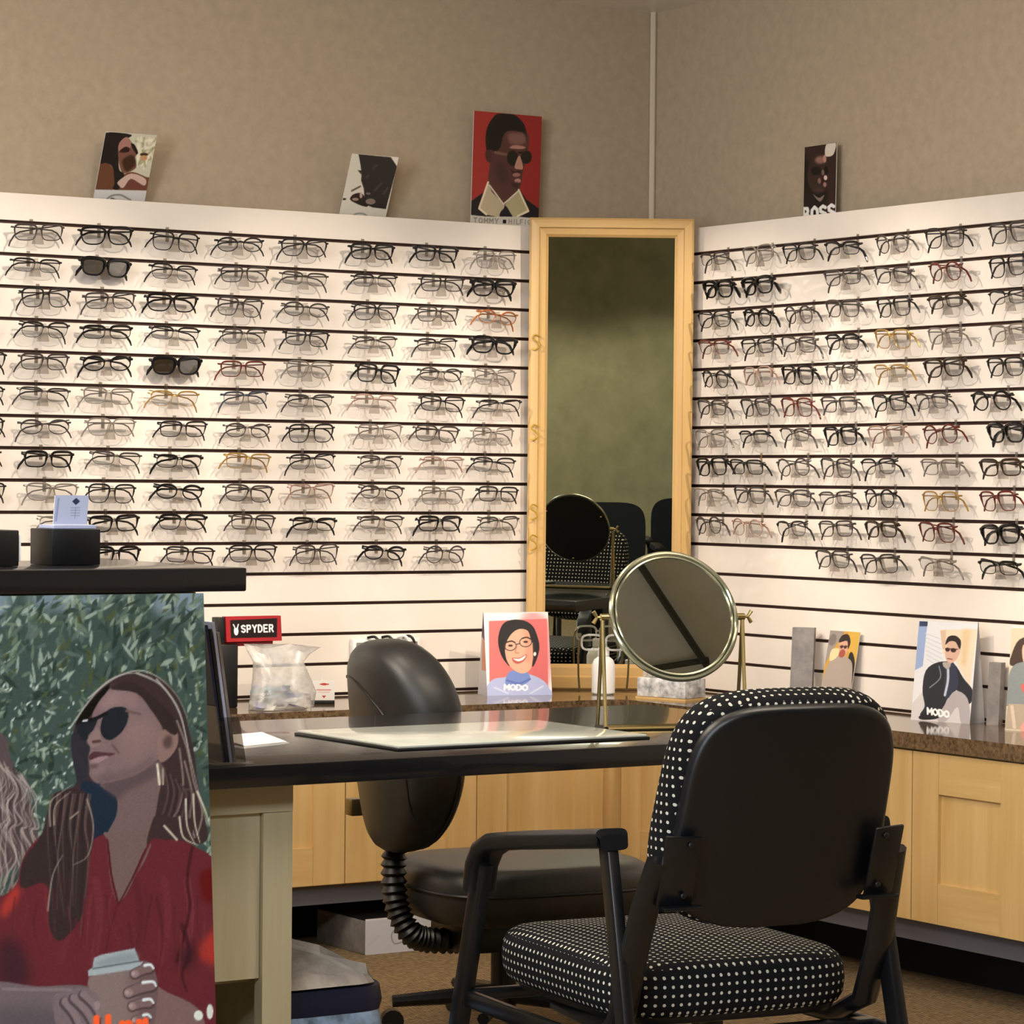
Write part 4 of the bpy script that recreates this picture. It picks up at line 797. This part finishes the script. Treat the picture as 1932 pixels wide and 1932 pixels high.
# clear bag of lens blanks
t = thing('plastic_bag', 'clear plastic bag half full of bluish lens blanks on the counter', 'bag', (-1.455, -.37, CT + .002), math.radians(-20))
rings = []
for i, (z, a, b) in enumerate(((0, .075, .05), (.012, .088, .055), (.045, .088, .050), (.085, .075, .036), (.12, .068, .020), (.15, .085, .010), (.168, .105, .006))):
    rings.append([Vector((p.x + .012 * math.sin(7 * p.y + i), p.y + .010 * math.sin(60 * p.x + 2 * i) * (1 - i / 9), z + .006 * math.sin(50 * p.x + i) * (i > 0))) for p in superring((.01 * i * .3, 0, 0), (1, 0, 0), (0, 1, 0), a, b, .7, 36)])
MB().loft(rings).build('bag_film', M['bagfilm'], t, smooth=25)
for nm, mm, k in (('lens_blanks', 'bagfilm', 26), ('lens_blanks', 'teal', 12), ('lens_blanks', 'violet', 8), ('lens_blanks', 'white', 12), ('lens_blanks', 'black', 8)):
    b = MB()
    for _ in range(k):
        c = Vector((random.uniform(-.05, .05), random.uniform(-.030, .02), random.uniform(.010, .062))); R = Matrix.Rotation(random.uniform(0, PI), 3, 'Z') @ Matrix.Rotation(random.uniform(-1.2, 1.2), 3, 'X')
        b.box(c, (random.uniform(.025, .05), random.uniform(.010, .022), .0015), 0, R)
    o = b.build(nm, M[mm], t, smooth=0); o['kind'] = 'stuff'
# little white box with red marks
A = Art([(0, 0), (44, 0), (0, 44)], 66, 60, (240, 236, 232)); A.ell((24, 7), 6, 2.6, (196, 44, 40)); A.line([(17, 7), (32, 7)], 2.4, (206, 70, 60)); A.line([(11, 20), (36, 20)], 2.6, (222, 150, 148)); A.line([(13, 25), (34, 25)], 1.6, (226, 186, 184)); A.fill([(20, 33), (28, 33), (24, 39)], (196, 50, 46), smooth=False)
t = thing('marked_box', 'little white box with red markings on a black foot', 'box', (-1.275, -.235, CT), math.radians(-26))
printed('box_face', A, [(0, 0, .062), (.064, 0, .062), (.064, 0, .010), (0, 0, .010)], t, .034); MB().b2((-.0005, -.0015, 0), (.0645, .036, .0095), .001).build('foot', M['black'], t)
MB().tube([(.03, .02, .062), (.031, .02, .092)], .0012, 6).build('pin', M['white'], t)
tag(MB().lathe([(.010, 0), (.018, .006), (.019, .016), (.012, .026), (.004, .03)], 16, (-1.345, -.30, CT + .001)).build('bottle_cap', M['bagfilm']), 'small clear plastic cap between the bag and the little white box', 'cap')
# power strip on the slats behind the swivel chair, with plugged cords
t = thing('power_strip', 'white outlet strip on the slats above the swivel chair with dark cords', 'outlet', (-.91, -.004, .793))
MB().b2((-.112, -.018, -.031), (.112, .003, .031), .004).build('strip_body', M['white'], t)
for x in (-.085, .085): MB().b2((x - .016, -.0205, -.02), (x + .016, -.0182, .02), .003).build('socket', M['grey'], t)
for k, (x, mm) in enumerate(((-.055, 'black'), (-.008, 'black'), (.045, 'white'), (.062, 'black'))):
    MB().tube([tuple(p) for p in smoothed([(x - .01, -.02, .034), (x + .004, -.04, .036), (x + .016, -.045, .012), (x + .024, -.045, -.05), (x + .028, -.040, -.126)], 6, False)], .004, 8, up=(1, 0, 0)).build('cord', M[mm], t)
# white bottle carrying clear glasses, in front of the tall mirror
t = thing('spray_bottle', 'small white bottle standing before the tall mirror', 'bottle', (-.335, -.285, CT + .0005))
MB().lathe([(.030, 0), (.034, .004), (.034, .085), (.028, .10), (.013, .112)], 24).build('bottle_body', M['white'], t); MB().lathe([(.017, .112), (.017, .132), (.015, .136)], 18).build('cap', M['white'], t)
b = MB()
t = thing('clear_eyeglasses', 'clear framed eyeglasses resting on top of the white bottle', 'eyeglasses', (-.335, -.285, CT + .137 + .014), math.radians(-30))
for s in (-1, 1):
    b.tube([(s * (.035 + .030 * sgnpow(math.cos(q), .6)), -.02 + 1.2 * (.035 + .03 * math.cos(q)) ** 2, .022 * sgnpow(math.sin(q), .6)) for q in np.linspace(0, 2 * PI, 28, endpoint=False)], .0032, 6, True, up=(0, 1, 0))
b.tube([(-.008, -.02, .004), (0, -.021, .008), (.008, -.02, .004)], .003, 6); b.build('front_frame', M['bagfilm'], t)
for s in (-1, 1):
    MB().tube([(s * .066, -.014, .010), (s * .070, -.008, .004), (s * .074, .0, -.04), (s * .072, .004, -.10), (s * .068, .006, -.146)], .003, 6, up=(0, 1, 0)).build('temple', M['darkgold'], t)
    MB().add([(s * (.035 + .028 * sgnpow(math.cos(q), .6)), -.019 + 1.2 * (.035 + .03 * math.cos(q)) ** 2, .02 * sgnpow(math.sin(q), .6)) for q in np.linspace(0, 2 * PI, 20, endpoint=False)], [tuple(range(20))]).build('lens', M['lens'], t, smooth=0)
# patterned box behind the round mirror
t = thing('tissue_box', 'white box with a grey marbled pattern behind the round mirror', 'box', (-.262, -.52, CT), math.radians(-72))
MB().b2((-.085, -.05, .006), (.085, .05, .060), .003).build('box_body', M['marble'], t); MB().b2((-.088, -.053, 0), (.088, .053, .0055)).build('tray', M['maple'], t, smooth=0)
b = MB()
for i in range(9):
    for j in range(2): b.box((-.07 + .0175 * i, -.02 + .04 * j, .071), (.013, .03, .02), .003, Matrix.Rotation(random.uniform(-.4, .4), 3, 'Y'))
o = b.build('crumpled_lining', M['bagfilm'], t); o['kind'] = 'stuff'

# ------------------------------------------------------------------ things on the desk
t = thing('desk_pad', 'glass-topped grey pad lying across the desk front', 'desk pad', (-2.10, -2.385, .7702))
MB().b2((-.295, -.200, 0), (.285, .205, .005), .001).build('pad_board', M['black'], t); MB().b2((-.290, -.195, .0052), (.280, .200, .0095), .001).build('glass_top', M['glasspaper'], t)
t = thing('folded_paper', 'small folded white paper near the brochure holder', 'paper', (-2.575, -2.33, .7702), math.radians(24))
MB().prism([(-.075, -.05, 0), (.06, -.05, 0), (.075, .055, 0), (-.06, .06, 0)], (0, 0, .003)).build('lower_sheet', M['white'], t, smooth=0)
MB().prism([(-.07, -.045, .004), (.055, -.048, .004), (.065, .02, .018), (-.06, .03, .018)], (0, 0, .001)).build('raised_fold', M['white'], t, smooth=0)
t = thing('brochure_holder', 'clear acrylic holder of dark brochures at the desk edge by the poster', 'brochure holder', (-2.782, -2.64, .7702))
def slanted(name, x0, x1, z0, z1, th, mm, y0, y1, par): return MB().prism([(x0, y0, z0), (x0 + th, y0, z0), (x1 + th, y0, z1), (x1, y0, z1)], (0, y1 - y0, 0)).build(name, mm, par, smooth=0)
slanted('back_plate', -.026, -.042, .004, .105, .003, M['clear'], -.03, .08, t); slanted('front_plate', .018, .004, .004, .085, .003, M['clear'], -.03, .08, t)
for y in (-.032, .08): MB().prism([(-.026, y, .004), (.020, y, .004), (.004, y, .085), (-.036, y, .085)], (0, .002, 0)).build('side_plate', M['clear'], t, smooth=0)
MB().b2((-.04, -.035, 0), (.035, .085, .0038), .001).build('foot_plate', M['clear'], t)
for k, (mm, h, nm) in enumerate((('navy', .245, 'dark navy'), ('black', .238, 'black'), ('lilac', .250, 'lilac'), ('grey', .232, 'grey'))):
    o = slanted('brochure', -.0225 + .0072 * k, -.0225 + .0072 * k - .040 * h / .262, .0042, .0042 + h, .0055, M[mm], -.024, .060, None); o.location = t.location
    tag(o, f'{nm} brochure standing in the clear holder on the desk', 'brochure', 'brochures in the clear holder')

# ------------------------------------------------------------------ reception ledge
t = thing('card_box', 'black textured box holding a small blue-white card on the black ledge', 'box', (-3.04, -2.73, 1.1302))
MB().b2((-.135, -.02, 0), (-.045, .07, .0615), .002).build('box_body', M['blackplastic'], t); MB().b2((-.128, -.014, .0617), (-.05, .05, .068), .001).build('card_stack', M['lilac'], t, smooth=0)
A = Art([(0, 0), (60, 0), (0, 56)], 70, 64, (170, 178, 204)); A.fill([(31, 12), (38, 5), (45, 12), (38, 19)], (40, 44, 78), smooth=False); A.line([(38, 24), (38, 44)], 1.4, (130, 138, 170)); 
for y in (24, 29, 34, 39): A.line([(30, y), (46, y)], 1.2, (120, 128, 160))
for y in (6, 8): A.line([(y, 6), (y - 2, 50)], 1.5, (130, 138, 170))
printed('card_face', A, [(-.118, .006, .118), (-.057, .006, .120), (-.062, .0, .069), (-.124, .0, .069)], t, .0015)
t = thing('pen_box', 'second black box with a pale edge, cut off by the frame', 'box', (-3.255, -2.76, 1.1302))
MB().b2((-.08, -.02, 0), (.008, .06, .060), .002).build('box_body', M['black'], t); MB().b2((.0085, -.018, .008), (.0125, .05, .052), .001).build('pale_edge', M['white'], t)

# ------------------------------------------------------------------ floor things
t = thing('storage_box', 'flat white carton with a script logo lying under the cabinets', 'box', (-1.235, -.475, 0))
A = Art([(690, 1735), (929, 1711), (690, 1803)], 190, 52, (206, 210, 222)); A.line([(760, 1748), (746, 1752), (738, 1765), (744, 1780), (760, 1776)], 1.6, (120, 124, 138)); A.text('alvin', (756, 1750), (9, -1), (0, 14), 1.5, (130, 134, 148), 1.25); A.line([(690, 1790), (715, 1765)], 2, (190, 194, 206), .6); A.line([(690, 1737), (870, 1719)], 2, (232, 234, 240)); A.grain(1)
printed('box_face', A, [(0, 0, .097), (.40, 0, .097), (.40, 0, .001), (0, 0, .001)], t, .003); MB().b2((0, .0035, .0005), (.40, .27, .093), .002).build('carton', M['grey'], t); MB().b2((-.001, .004, .0935), (.401, .272, .097), .001).build('shaded_lid', M['black'], t)  # top coloured black for the shadow lying on the white carton
t = thing('waste_bin', 'dark waste bin with a blue liner and grey paper bag beside the desk leg', 'bin', (-2.455, -2.27, 0))
def bring(z, a, b, wv=0., e=.42, ph=0.): return [Vector((p.x, p.y, z + wv * math.sin(9 * math.atan2(p.y, p.x) + ph) + wv * .6 * math.sin(17 * math.atan2(p.y, p.x)))) for p in superring((0, 0, 0), (1, 0, 0), (0, 1, 0), a, b, e, 48)]
MB().loft([bring(0, .115, .15), bring(.24, .135, .17)]).build('bin_body', M['bluebin'], t)
MB().loft([bring(.205, .139, .174, .004), bring(.225, .143, .178, .005, ph=1), bring(.246, .141, .176, .003), bring(.262, .137, .172, .0)], False).build('liner_cuff', M['liner'], t)
MB().loft([bring(.258, .139, .174), bring(.280, .143, .178, .003), bring(.305, .139, .174, .001)]).build('liner_fold', M['navy'], t)
r2 = [bring(.309, .130, .165, .001), bring(.326, .122, .150, .008), [Vector((p.x - .03, p.y + .02, p.z)) for p in bring(.350, .080, .105, .016)], [Vector((p.x - .05, p.y + .03, p.z)) for p in bring(.374, .03, .045, .010)]]
r2 = r2[:1] + [[p + Vector((random.uniform(-.006, .006), random.uniform(-.006, .006), random.uniform(-.007, .007))) for p in r] for r in r2[1:]]
tag(MB().loft(r2).build('paper_bag', M['paperbag'], None, (-2.455, -2.27, 0), 25), 'crumpled grey paper bag stuffed in the waste bin', 'bag')
for b_ in (('wide',),):
    for k, (z, x, y) in enumerate(((1.69, -.432, -.062), (1.425, -.434, -.062), (1.19, -.435, -.062), (1.10, -.435, -.062))):
        o = MB().tube([tuple(p) for p in smoothed([(.012, 0, .014), (-.004, -.003, .020), (-.010, -.004, .008), (.004, -.004, -.002), (.010, -.004, -.014), (-.004, -.003, -.024), (-.012, 0, -.020)], 5, False)], .0022, 6, up=(0, 1, 0)).build('wire_hook', M['orange'], None, (x, y, z)); o.rotation_euler = (0, 0, math.radians(-32))
        tag(o, f"bent brass wire hook on the mirror's frame side, {['top', 'second', 'third', 'lowest'][k]} of four", 'hook', 'wire hooks on the mirror frame')

# ------------------------------------------------------------------ large poster board in front of the reception counter
A = Art([(-118.2, 1126.5), (384.3, 1119.1), (-86.5, 2449.9), (420.8, 2373.1)], 252, 600, (72, 88, 84))
A.crop = (0, 0, 1)
def leaf(x, y, L, w, q, col, al=.9):
    c, s_ = math.cos(q), math.sin(q); A.fill([(x + c * a * L - s_ * b * w, y + s_ * a * L + c * b * w) for a, b in ((-1, 0), (-.3, -.9), (.4, -.7), (1, 0), (.4, .7), (-.3, .9))], col, al, False)
for x0, x1, y0, y1 in ((-60, 20, 1118, 1180), (60, 190, 1120, 1150), (290, 395, 1125, 1165), (300, 395, 1118, 1150)):
    A.fill([(x0, y0), (x1, y0), (x1 - 15, y1), (x0 + 15, y1)], (130, 146, 160), .8, soft=4)
pal = [(58, 74, 68), (88, 104, 92), (112, 128, 112), (48, 62, 58), (132, 146, 132), (70, 88, 86), (96, 112, 108), (84, 92, 66)]
for k in range(1500):
    y = 1120 + 520 * random.random() ** 1.1; x = -110 + 510 * random.random()
    up = y < 1290; leaf(x, y, random.uniform(9, 24) if up else random.uniform(5, 15), random.uniform(2.5, 6) if up else random.uniform(2, 4.5), random.uniform(-1.9, -.4) if random.random() < .7 else random.uniform(0, 3), pal[k % 8] if random.random() < .85 else (156, 170, 160), .8)
for k in range(120): leaf(random.uniform(-60, 140), random.uniform(1290, 1620), random.uniform(2, 6), random.uniform(1.2, 2.6), random.uniform(-1.5, -.3), (200, 208, 200), .9)
for k in range(60): leaf(random.uniform(-60, 395), random.uniform(1210, 1640), random.uniform(2, 5), random.uniform(1.2, 2.4), random.uniform(-1.5, .5), (178, 190, 180), .8)
for k in range(70): leaf(random.uniform(-60, 395), random.uniform(1300, 1640), random.uniform(8, 20), random.uniform(4, 8), random.uniform(-1.5, .5), (44, 58, 54), .6)
K = .2381
A.crop = (0, 1080, K)
HAIR, HL, SKIN = (70, 58, 60), (172, 172, 166), (126, 108, 110)
# neighbour's wavy hair at the edge
A.fill([(-300, 1250), (20, 1280), (90, 1480), (180, 1700), (260, 1880), (300, 2150), (180, 2260), (-100, 2500), (-400, 2500)], (92, 82, 84))
for k in range(60):
    x = -260 + 9 * k; j = lambda: random.uniform(-45, 45)
    A.line([(x - 60 + j(), 1330 + 5 * k), (x + 20 + j(), 1500 + 5 * k), (x - 20 + j(), 1680 + 4 * k), (x + 30 + j(), 1850 + 3 * k), (x + j(), 2050), (x + 60 + j(), 2250), (x + 20 + j(), 2400), (x + j(), 2520 + j())], random.uniform(6, 14), (150, 138, 134) if k % 3 == 0 else (66, 58, 62) if k % 3 == 1 else (178, 168, 162), .6)
# hair behind the head
A.fill([(1050, 790), (900, 835), (780, 925), (690, 1040), (620, 1160), (575, 1290), (580, 1420), (610, 1560), (600, 1680), (500, 1760), (420, 1860), (390, 2000), (400, 2150), (380, 2300), (300, 2500), (390, 2720), (500, 2900), (640, 2700), (800, 2300), (1000, 2000), (1350, 2050), (1480, 2150), (1640, 2120), (1610, 1900), (1560, 1640), (1540, 1450), (1500, 1280), (1450, 1080), (1370, 930), (1240, 830)], HAIR)
A.fill([(560, 1330), (640, 1250), (720, 1330), (690, 1640), (620, 1680)], (58, 58, 66)); A.fill([(640, 1700), (720, 1660), (900, 1740), (930, 1880), (900, 2060), (780, 2180), (690, 2060)], (40, 54, 70))
# neck and face
A.fill([(800, 1660), (1260, 1500), (1250, 1800), (1190, 2080), (1110, 2230), (940, 2530), (870, 2240), (850, 2080), (920, 1930), (920, 1780)], (116, 100, 100)); A.fill([(820, 1650), (1240, 1520), (1230, 1620), (1000, 1740), (930, 1800)], (92, 80, 84), .8, soft=2)
A.fill([(870, 925), (790, 1020), (735, 1120), (720, 1220), (690, 1300), (688, 1345), (715, 1395), (700, 1470), (712, 1560), (710, 1610), (770, 1672), (900, 1660), (1090, 1600), (1230, 1500), (1310, 1440), (1300, 1300), (1260, 1180), (1180, 1050), (1060, 940), (960, 900)], SKIN)
A.fill([(860, 950), (950, 915), (1060, 960), (1100, 1080), (960, 1060), (800, 1080)], (142, 122, 122), .7, soft=3); A.fill([(1050, 1150), (1250, 1200), (1250, 1450), (1000, 1550), (950, 1350)], (132, 113, 112), .7, soft=4)
A.fill([(1250, 1300), (1320, 1245), (1400, 1270), (1405, 1370), (1340, 1470), (1260, 1500)], (136, 114, 110)); A.fill([(1290, 1330), (1350, 1290), (1360, 1370), (1310, 1400)], (94, 78, 78), soft=1)
A.fill([(880, 930), (950, 880), (1090, 890), (1240, 1010), (1400, 1180), (1390, 1290), (1300, 1240), (1200, 1100), (1080, 960)], (62, 52, 54)); A.fill([(600, 1210), (700, 1050), (850, 900), (860, 930), (780, 1030), (700, 1160)], (22, 20, 24))
A.fill([(760, 1560), (900, 1600), (1080, 1540), (1200, 1460), (1220, 1500), (1080, 1600), (900, 1660), (780, 1670)], (104, 90, 94), .7, soft=3); A.fill([(960, 1240), (1080, 1180), (1200, 1220), (1180, 1330), (1020, 1380)], (140, 120, 118), .6, soft=5); A.fill([(720, 1560), (760, 1530), (830, 1540), (820, 1600), (750, 1620)], (138, 120, 120), .6, soft=2); A.fill([(790, 1060), (840, 990), (930, 950), (920, 1010), (830, 1080)], (152, 132, 130), .5, soft=3)
# sunglasses, nose, mouth, earring
A.fill([(795, 1240), (830, 1120), (910, 1070), (1000, 1080), (1015, 1160), (970, 1260), (880, 1330), (820, 1310)], (42, 48, 56)); A.fill([(610, 1210), (700, 1165), (770, 1160), (750, 1230), (690, 1330), (640, 1320)], (44, 48, 56)); A.line([(640, 1190), (760, 1160), (840, 1120)], 26, (30, 32, 38)); A.line([(660, 1180), (690, 1175)], 14, (200, 204, 204)); A.line([(1000, 1100), (1110, 1125)], 18, (110, 94, 92))
A.fill([(700, 1295), (780, 1240), (800, 1330), (790, 1370), (720, 1385)], (140, 120, 118), .8); A.line([(740, 1345), (790, 1340)], 22, (88, 70, 72)); A.line([(890, 1370), (940, 1430)], 14, (100, 82, 84))
A.fill([(700, 1475), (740, 1425), (830, 1430), (915, 1440), (830, 1470), (740, 1490)], (86, 62, 68)); A.fill([(725, 1490), (800, 1460), (860, 1460), (800, 1500), (730, 1530)], (152, 128, 132)); A.ell((740, 1535), 36, 18, (98, 82, 84), soft=1); A.line([(1245, 1525), (1262, 1680)], 18, (206, 200, 184)); A.line([(1292, 1560), (1290, 1680)], 16, (160, 150, 138))
# hair strands
for P in ([(560, 1230), (700, 1030), (860, 860), (1050, 800), (1200, 840)], [(700, 1000), (900, 845), (1100, 780), (1260, 840), (1400, 980), (1480, 1150)], [(1080, 800), (1280, 900), (1420, 1120), (1490, 1400), (1560, 1700), (1640, 2000)], [(1240, 850), (1400, 1060), (1470, 1300), (1500, 1500)]): A.line(P, 14, HL, .8, w2=4)
for P in ([(1400, 1180), (1480, 1400), (1530, 1650), (1600, 1900), (1560, 2080)], [(1420, 1400), (1450, 1700), (1400, 1900), (1270, 2050)], [(1460, 1500), (1520, 1760), (1500, 1950), (1540, 2100)]): A.line(P, 16, (150, 138, 130), .7)
for k in range(9): A.line([(1300 + 22 * k, 1560 + 20 * k), (1330 + 24 * k, 1760), (1260 + 28 * k, 1990)], 16, (60, 50, 56) if k % 2 else (98, 84, 84), .7)
A.crop = (0, 1480, K)
A.fill([(820, 380), (1230, 380), (1215, 540), (960, 970), (900, 960)], (116, 99, 98), 1, False); A.fill([(1240, 240), (1380, 260), (1520, 280), (1500, 440), (1340, 470), (1200, 490), (1160, 470), (1190, 340)], HAIR)
# blouse
A.fill([(-60, 960), (20, 890), (130, 800), (180, 600), (290, 440), (430, 360), (700, 440), (850, 430), (935, 935), (1170, 470), (1300, 440), (1450, 450), (1570, 510), (1670, 570), (1705, 700), (1700, 2400), (-120, 2400)], (104, 52, 60))
A.fill([(840, 400), (935, 945), (1190, 470), (1140, 620), (1000, 820), (940, 935), (880, 800)], (112, 96, 94)); A.line([(850, 440), (880, 700), (935, 940)], 14, (88, 34, 38)); A.line([(1150, 520), (1040, 760), (940, 950)], 12, (84, 44, 52)); A.line([(930, 950), (860, 1200), (840, 1320)], 10, (88, 40, 48), .7)
for x, c in ((500, (112, 60, 66)), (760, (118, 64, 70)), (1080, (92, 46, 56)), (1300, (118, 62, 70)), (1480, (124, 70, 78))): A.line([(x, 760), (x + 30, 1050), (x - 20, 1400)], 60, c, .5)
A.line([(1520, 500), (1480, 760), (1500, 1000), (1400, 1400)], 26, (70, 34, 44), .7); A.fill([(1590, 700), (1700, 700), (1700, 920), (1600, 900)], (100, 24, 28), .8, soft=3); A.fill([(1560, 1320), (1660, 1180), (1710, 1150), (1710, 1400), (1640, 1420)], (170, 66, 58), .85, soft=3); A.fill([(1400, 1350), (1500, 1250), (1560, 1350), (1480, 1460), (1400, 1420)], (62, 36, 46), .7, soft=4)
A.fill([(20, 950), (130, 800), (160, 880), (90, 1000), (20, 1060)], (170, 70, 62), .8, soft=2); A.fill([(0, 1250), (150, 1250), (240, 1500), (200, 1600), (0, 1600)], (60, 44, 54), .7, soft=5)
# hair over the shoulder
A.fill([(400, 140), (460, 60), (640, 40), (720, 160), (745, 420), (700, 620), (690, 820), (640, 1060), (480, 1240), (390, 1120), (390, 850), (330, 780), (170, 820), (190, 600), (330, 400)], (64, 54, 56))
for k in range(16):
    x = 390 + 20 * k; A.line([(x + 30, 80), (x - 10 + 6 * (k % 3), 330), (x + 30 * math.sin(k), 600), (430 + 14 * k + random.uniform(-15, 15), 820 + random.uniform(0, 380))], 13, ((98, 84, 82), (48, 42, 48), (120, 106, 100))[k % 3], .7, w2=3)
for P in ([(400, 330), (400, 150), (480, 70), (580, 0)], [(430, 320), (440, 170), (560, 60)], [(620, 220), (560, 270)], [(690, 120), (740, 330), (700, 560), (580, 640)], [(380, 1000), (420, 720), (500, 560)]): A.line(P, 13, (170, 160, 150), .7, w2=4)
for P in ([(1420, 260), (1450, 420), (1560, 480)], [(1530, 80), (1540, 300), (1580, 460)], [(1470, 120), (1480, 330), (1540, 470)], [(1560, 60), (1620, 200), (1660, 330)], [(1300, 330), (1400, 440)]): A.line(P, 16, (206, 202, 184), .85, w2=5)
for k in range(26):
    x = 120 + 60 * k; y = random.uniform(700, 1250); A.line([(x, y), (x + random.uniform(-40, 40), y + 200), (x + random.uniform(-90, 60), y + 420)], random.uniform(10, 26), ((86, 42, 52), (124, 66, 72), (96, 48, 58))[k % 3], .5, w2=4)
A.line([(1440, 1120), (1500, 1330), (1440, 1500), (1480, 1640)], 40, (64, 34, 44), .6, w2=14); A.line([(1240, 900), (1290, 1200), (1240, 1500)], 30, (84, 40, 50), .5, w2=8)
# arms, cup, hands
A.fill([(-100, 1590), (300, 1600), (640, 1590), (770, 1650), (800, 1800), (720, 1850), (640, 1930), (500, 2000), (-100, 2050)], (112, 102, 106)); A.fill([(-100, 1800), (400, 1780), (520, 1980), (-100, 2050)], (92, 86, 92), .7, soft=4)
A.fill([(1190, 1620), (1330, 1650), (1560, 1770), (1620, 1950), (1500, 2100), (1150, 2100)], (124, 104, 104)); A.ell((1570, 1830), 36, 40, (206, 212, 206)); A.ell((1660, 1800), 26, 60, (200, 206, 200))
A.fill([(705, 1530), (1080, 1455), (1170, 1520), (1190, 1900), (1150, 2100), (850, 2100), (790, 1800)], (132, 118, 116)); A.fill([(1010, 1480), (1080, 1460), (1170, 1520), (1190, 1900), (1100, 2000)], (112, 98, 98), .7, soft=5)
A.fill([(745, 1375), (800, 1350), (1065, 1298), (1090, 1360), (1105, 1405), (1135, 1400), (1130, 1440), (1080, 1462), (700, 1520), (698, 1475), (735, 1450)], (158, 168, 174), smooth=False); A.fill([(790, 1390), (1050, 1330), (1070, 1400), (770, 1450)], (134, 144, 150), .8, soft=2); A.line([(735, 1460), (1100, 1400)], 10, (96, 104, 110))
A.fill([(1120, 1420), (1200, 1430), (1250, 1580), (1240, 1760), (1200, 1960), (1120, 2000), (1100, 1700)], (112, 94, 96))
for (cx, cy), (tx, ty), wd in (((1185, 1462), (1068, 1502), 84), ((1205, 1600), (1018, 1652), 92), ((1185, 1735), (1048, 1758), 84), ((1165, 1850), (1070, 1870), 70)):
    A.line([(cx, cy), ((cx + tx) / 2, (cy + ty) / 2 - 8), (tx, ty)], wd, (84, 70, 74)); A.line([(cx - 4, cy - 8), ((cx + tx) / 2, (cy + ty) / 2 - 14), (tx, ty - 4)], wd * .8, (124, 106, 106))
    A.ell((tx, ty - 2), wd * .38, wd * .36, (146, 128, 128)); A.ell((tx - 12, ty - 4), 14, 16, (168, 150, 150)); A.line([((cx + tx) / 2 + 20, cy - wd * .34), (cx + 6, cy - wd * .40), (cx + 30, cy - 4)], 24, (206, 214, 218), w2=14)
# resting hand: four fingers fanning under the cup
A.fill([(420, 1700), (520, 1640), (660, 1610), (770, 1660), (795, 1790), (740, 1860), (640, 1960), (480, 2000)], (122, 110, 114), .9)
for P, wd in (([(520, 1720), (600, 1830), (650, 1980)], 84), ([(590, 1690), (690, 1800), (760, 1940)], 84), ([(660, 1660), (740, 1740), (790, 1830)], 70)):
    A.line([(x - 8, y + 10) for x, y in P], wd, (88, 78, 84), w2=wd * .7); A.line(P, wd * .74, (132, 118, 122), w2=wd * .5)
A.line([(30, 1620), (300, 1625), (560, 1625)], 24, (140, 128, 130), .6)
A.ell((770, 1750), 24, 34, (150, 134, 134))
A.crop = (0, 0, 1)
[A.line([(x, y), (x, 1962)], 12, (236, 106, 66)) for x, y in ((182, 1921), (204, 1919), (230, 1931), (262, 1928), (274, 1926))]; A.line([(182, 1944), (204, 1944)], 11, (236, 106, 66)); A.line([(230, 1934), (244, 1929), (250, 1940)], 9, (236, 106, 66)); A.line([(262, 1930), (274, 1928)], 9, (236, 106, 66))
A.img = (A.img - 105) * 1.2 + 97
A.grain(2.5)
t = thing('poster_board', 'large poster board of a woman in sunglasses and red blouse holding a cup', 'poster', (0, 0, 0))
printed('printed_face', A, [(-3.46, -2.952, 1.0886), (-2.992, -2.952, 1.0886), (-2.992, -3.04, .002), (-3.46, -3.04, .002)], t, .006, M['wallbase'])
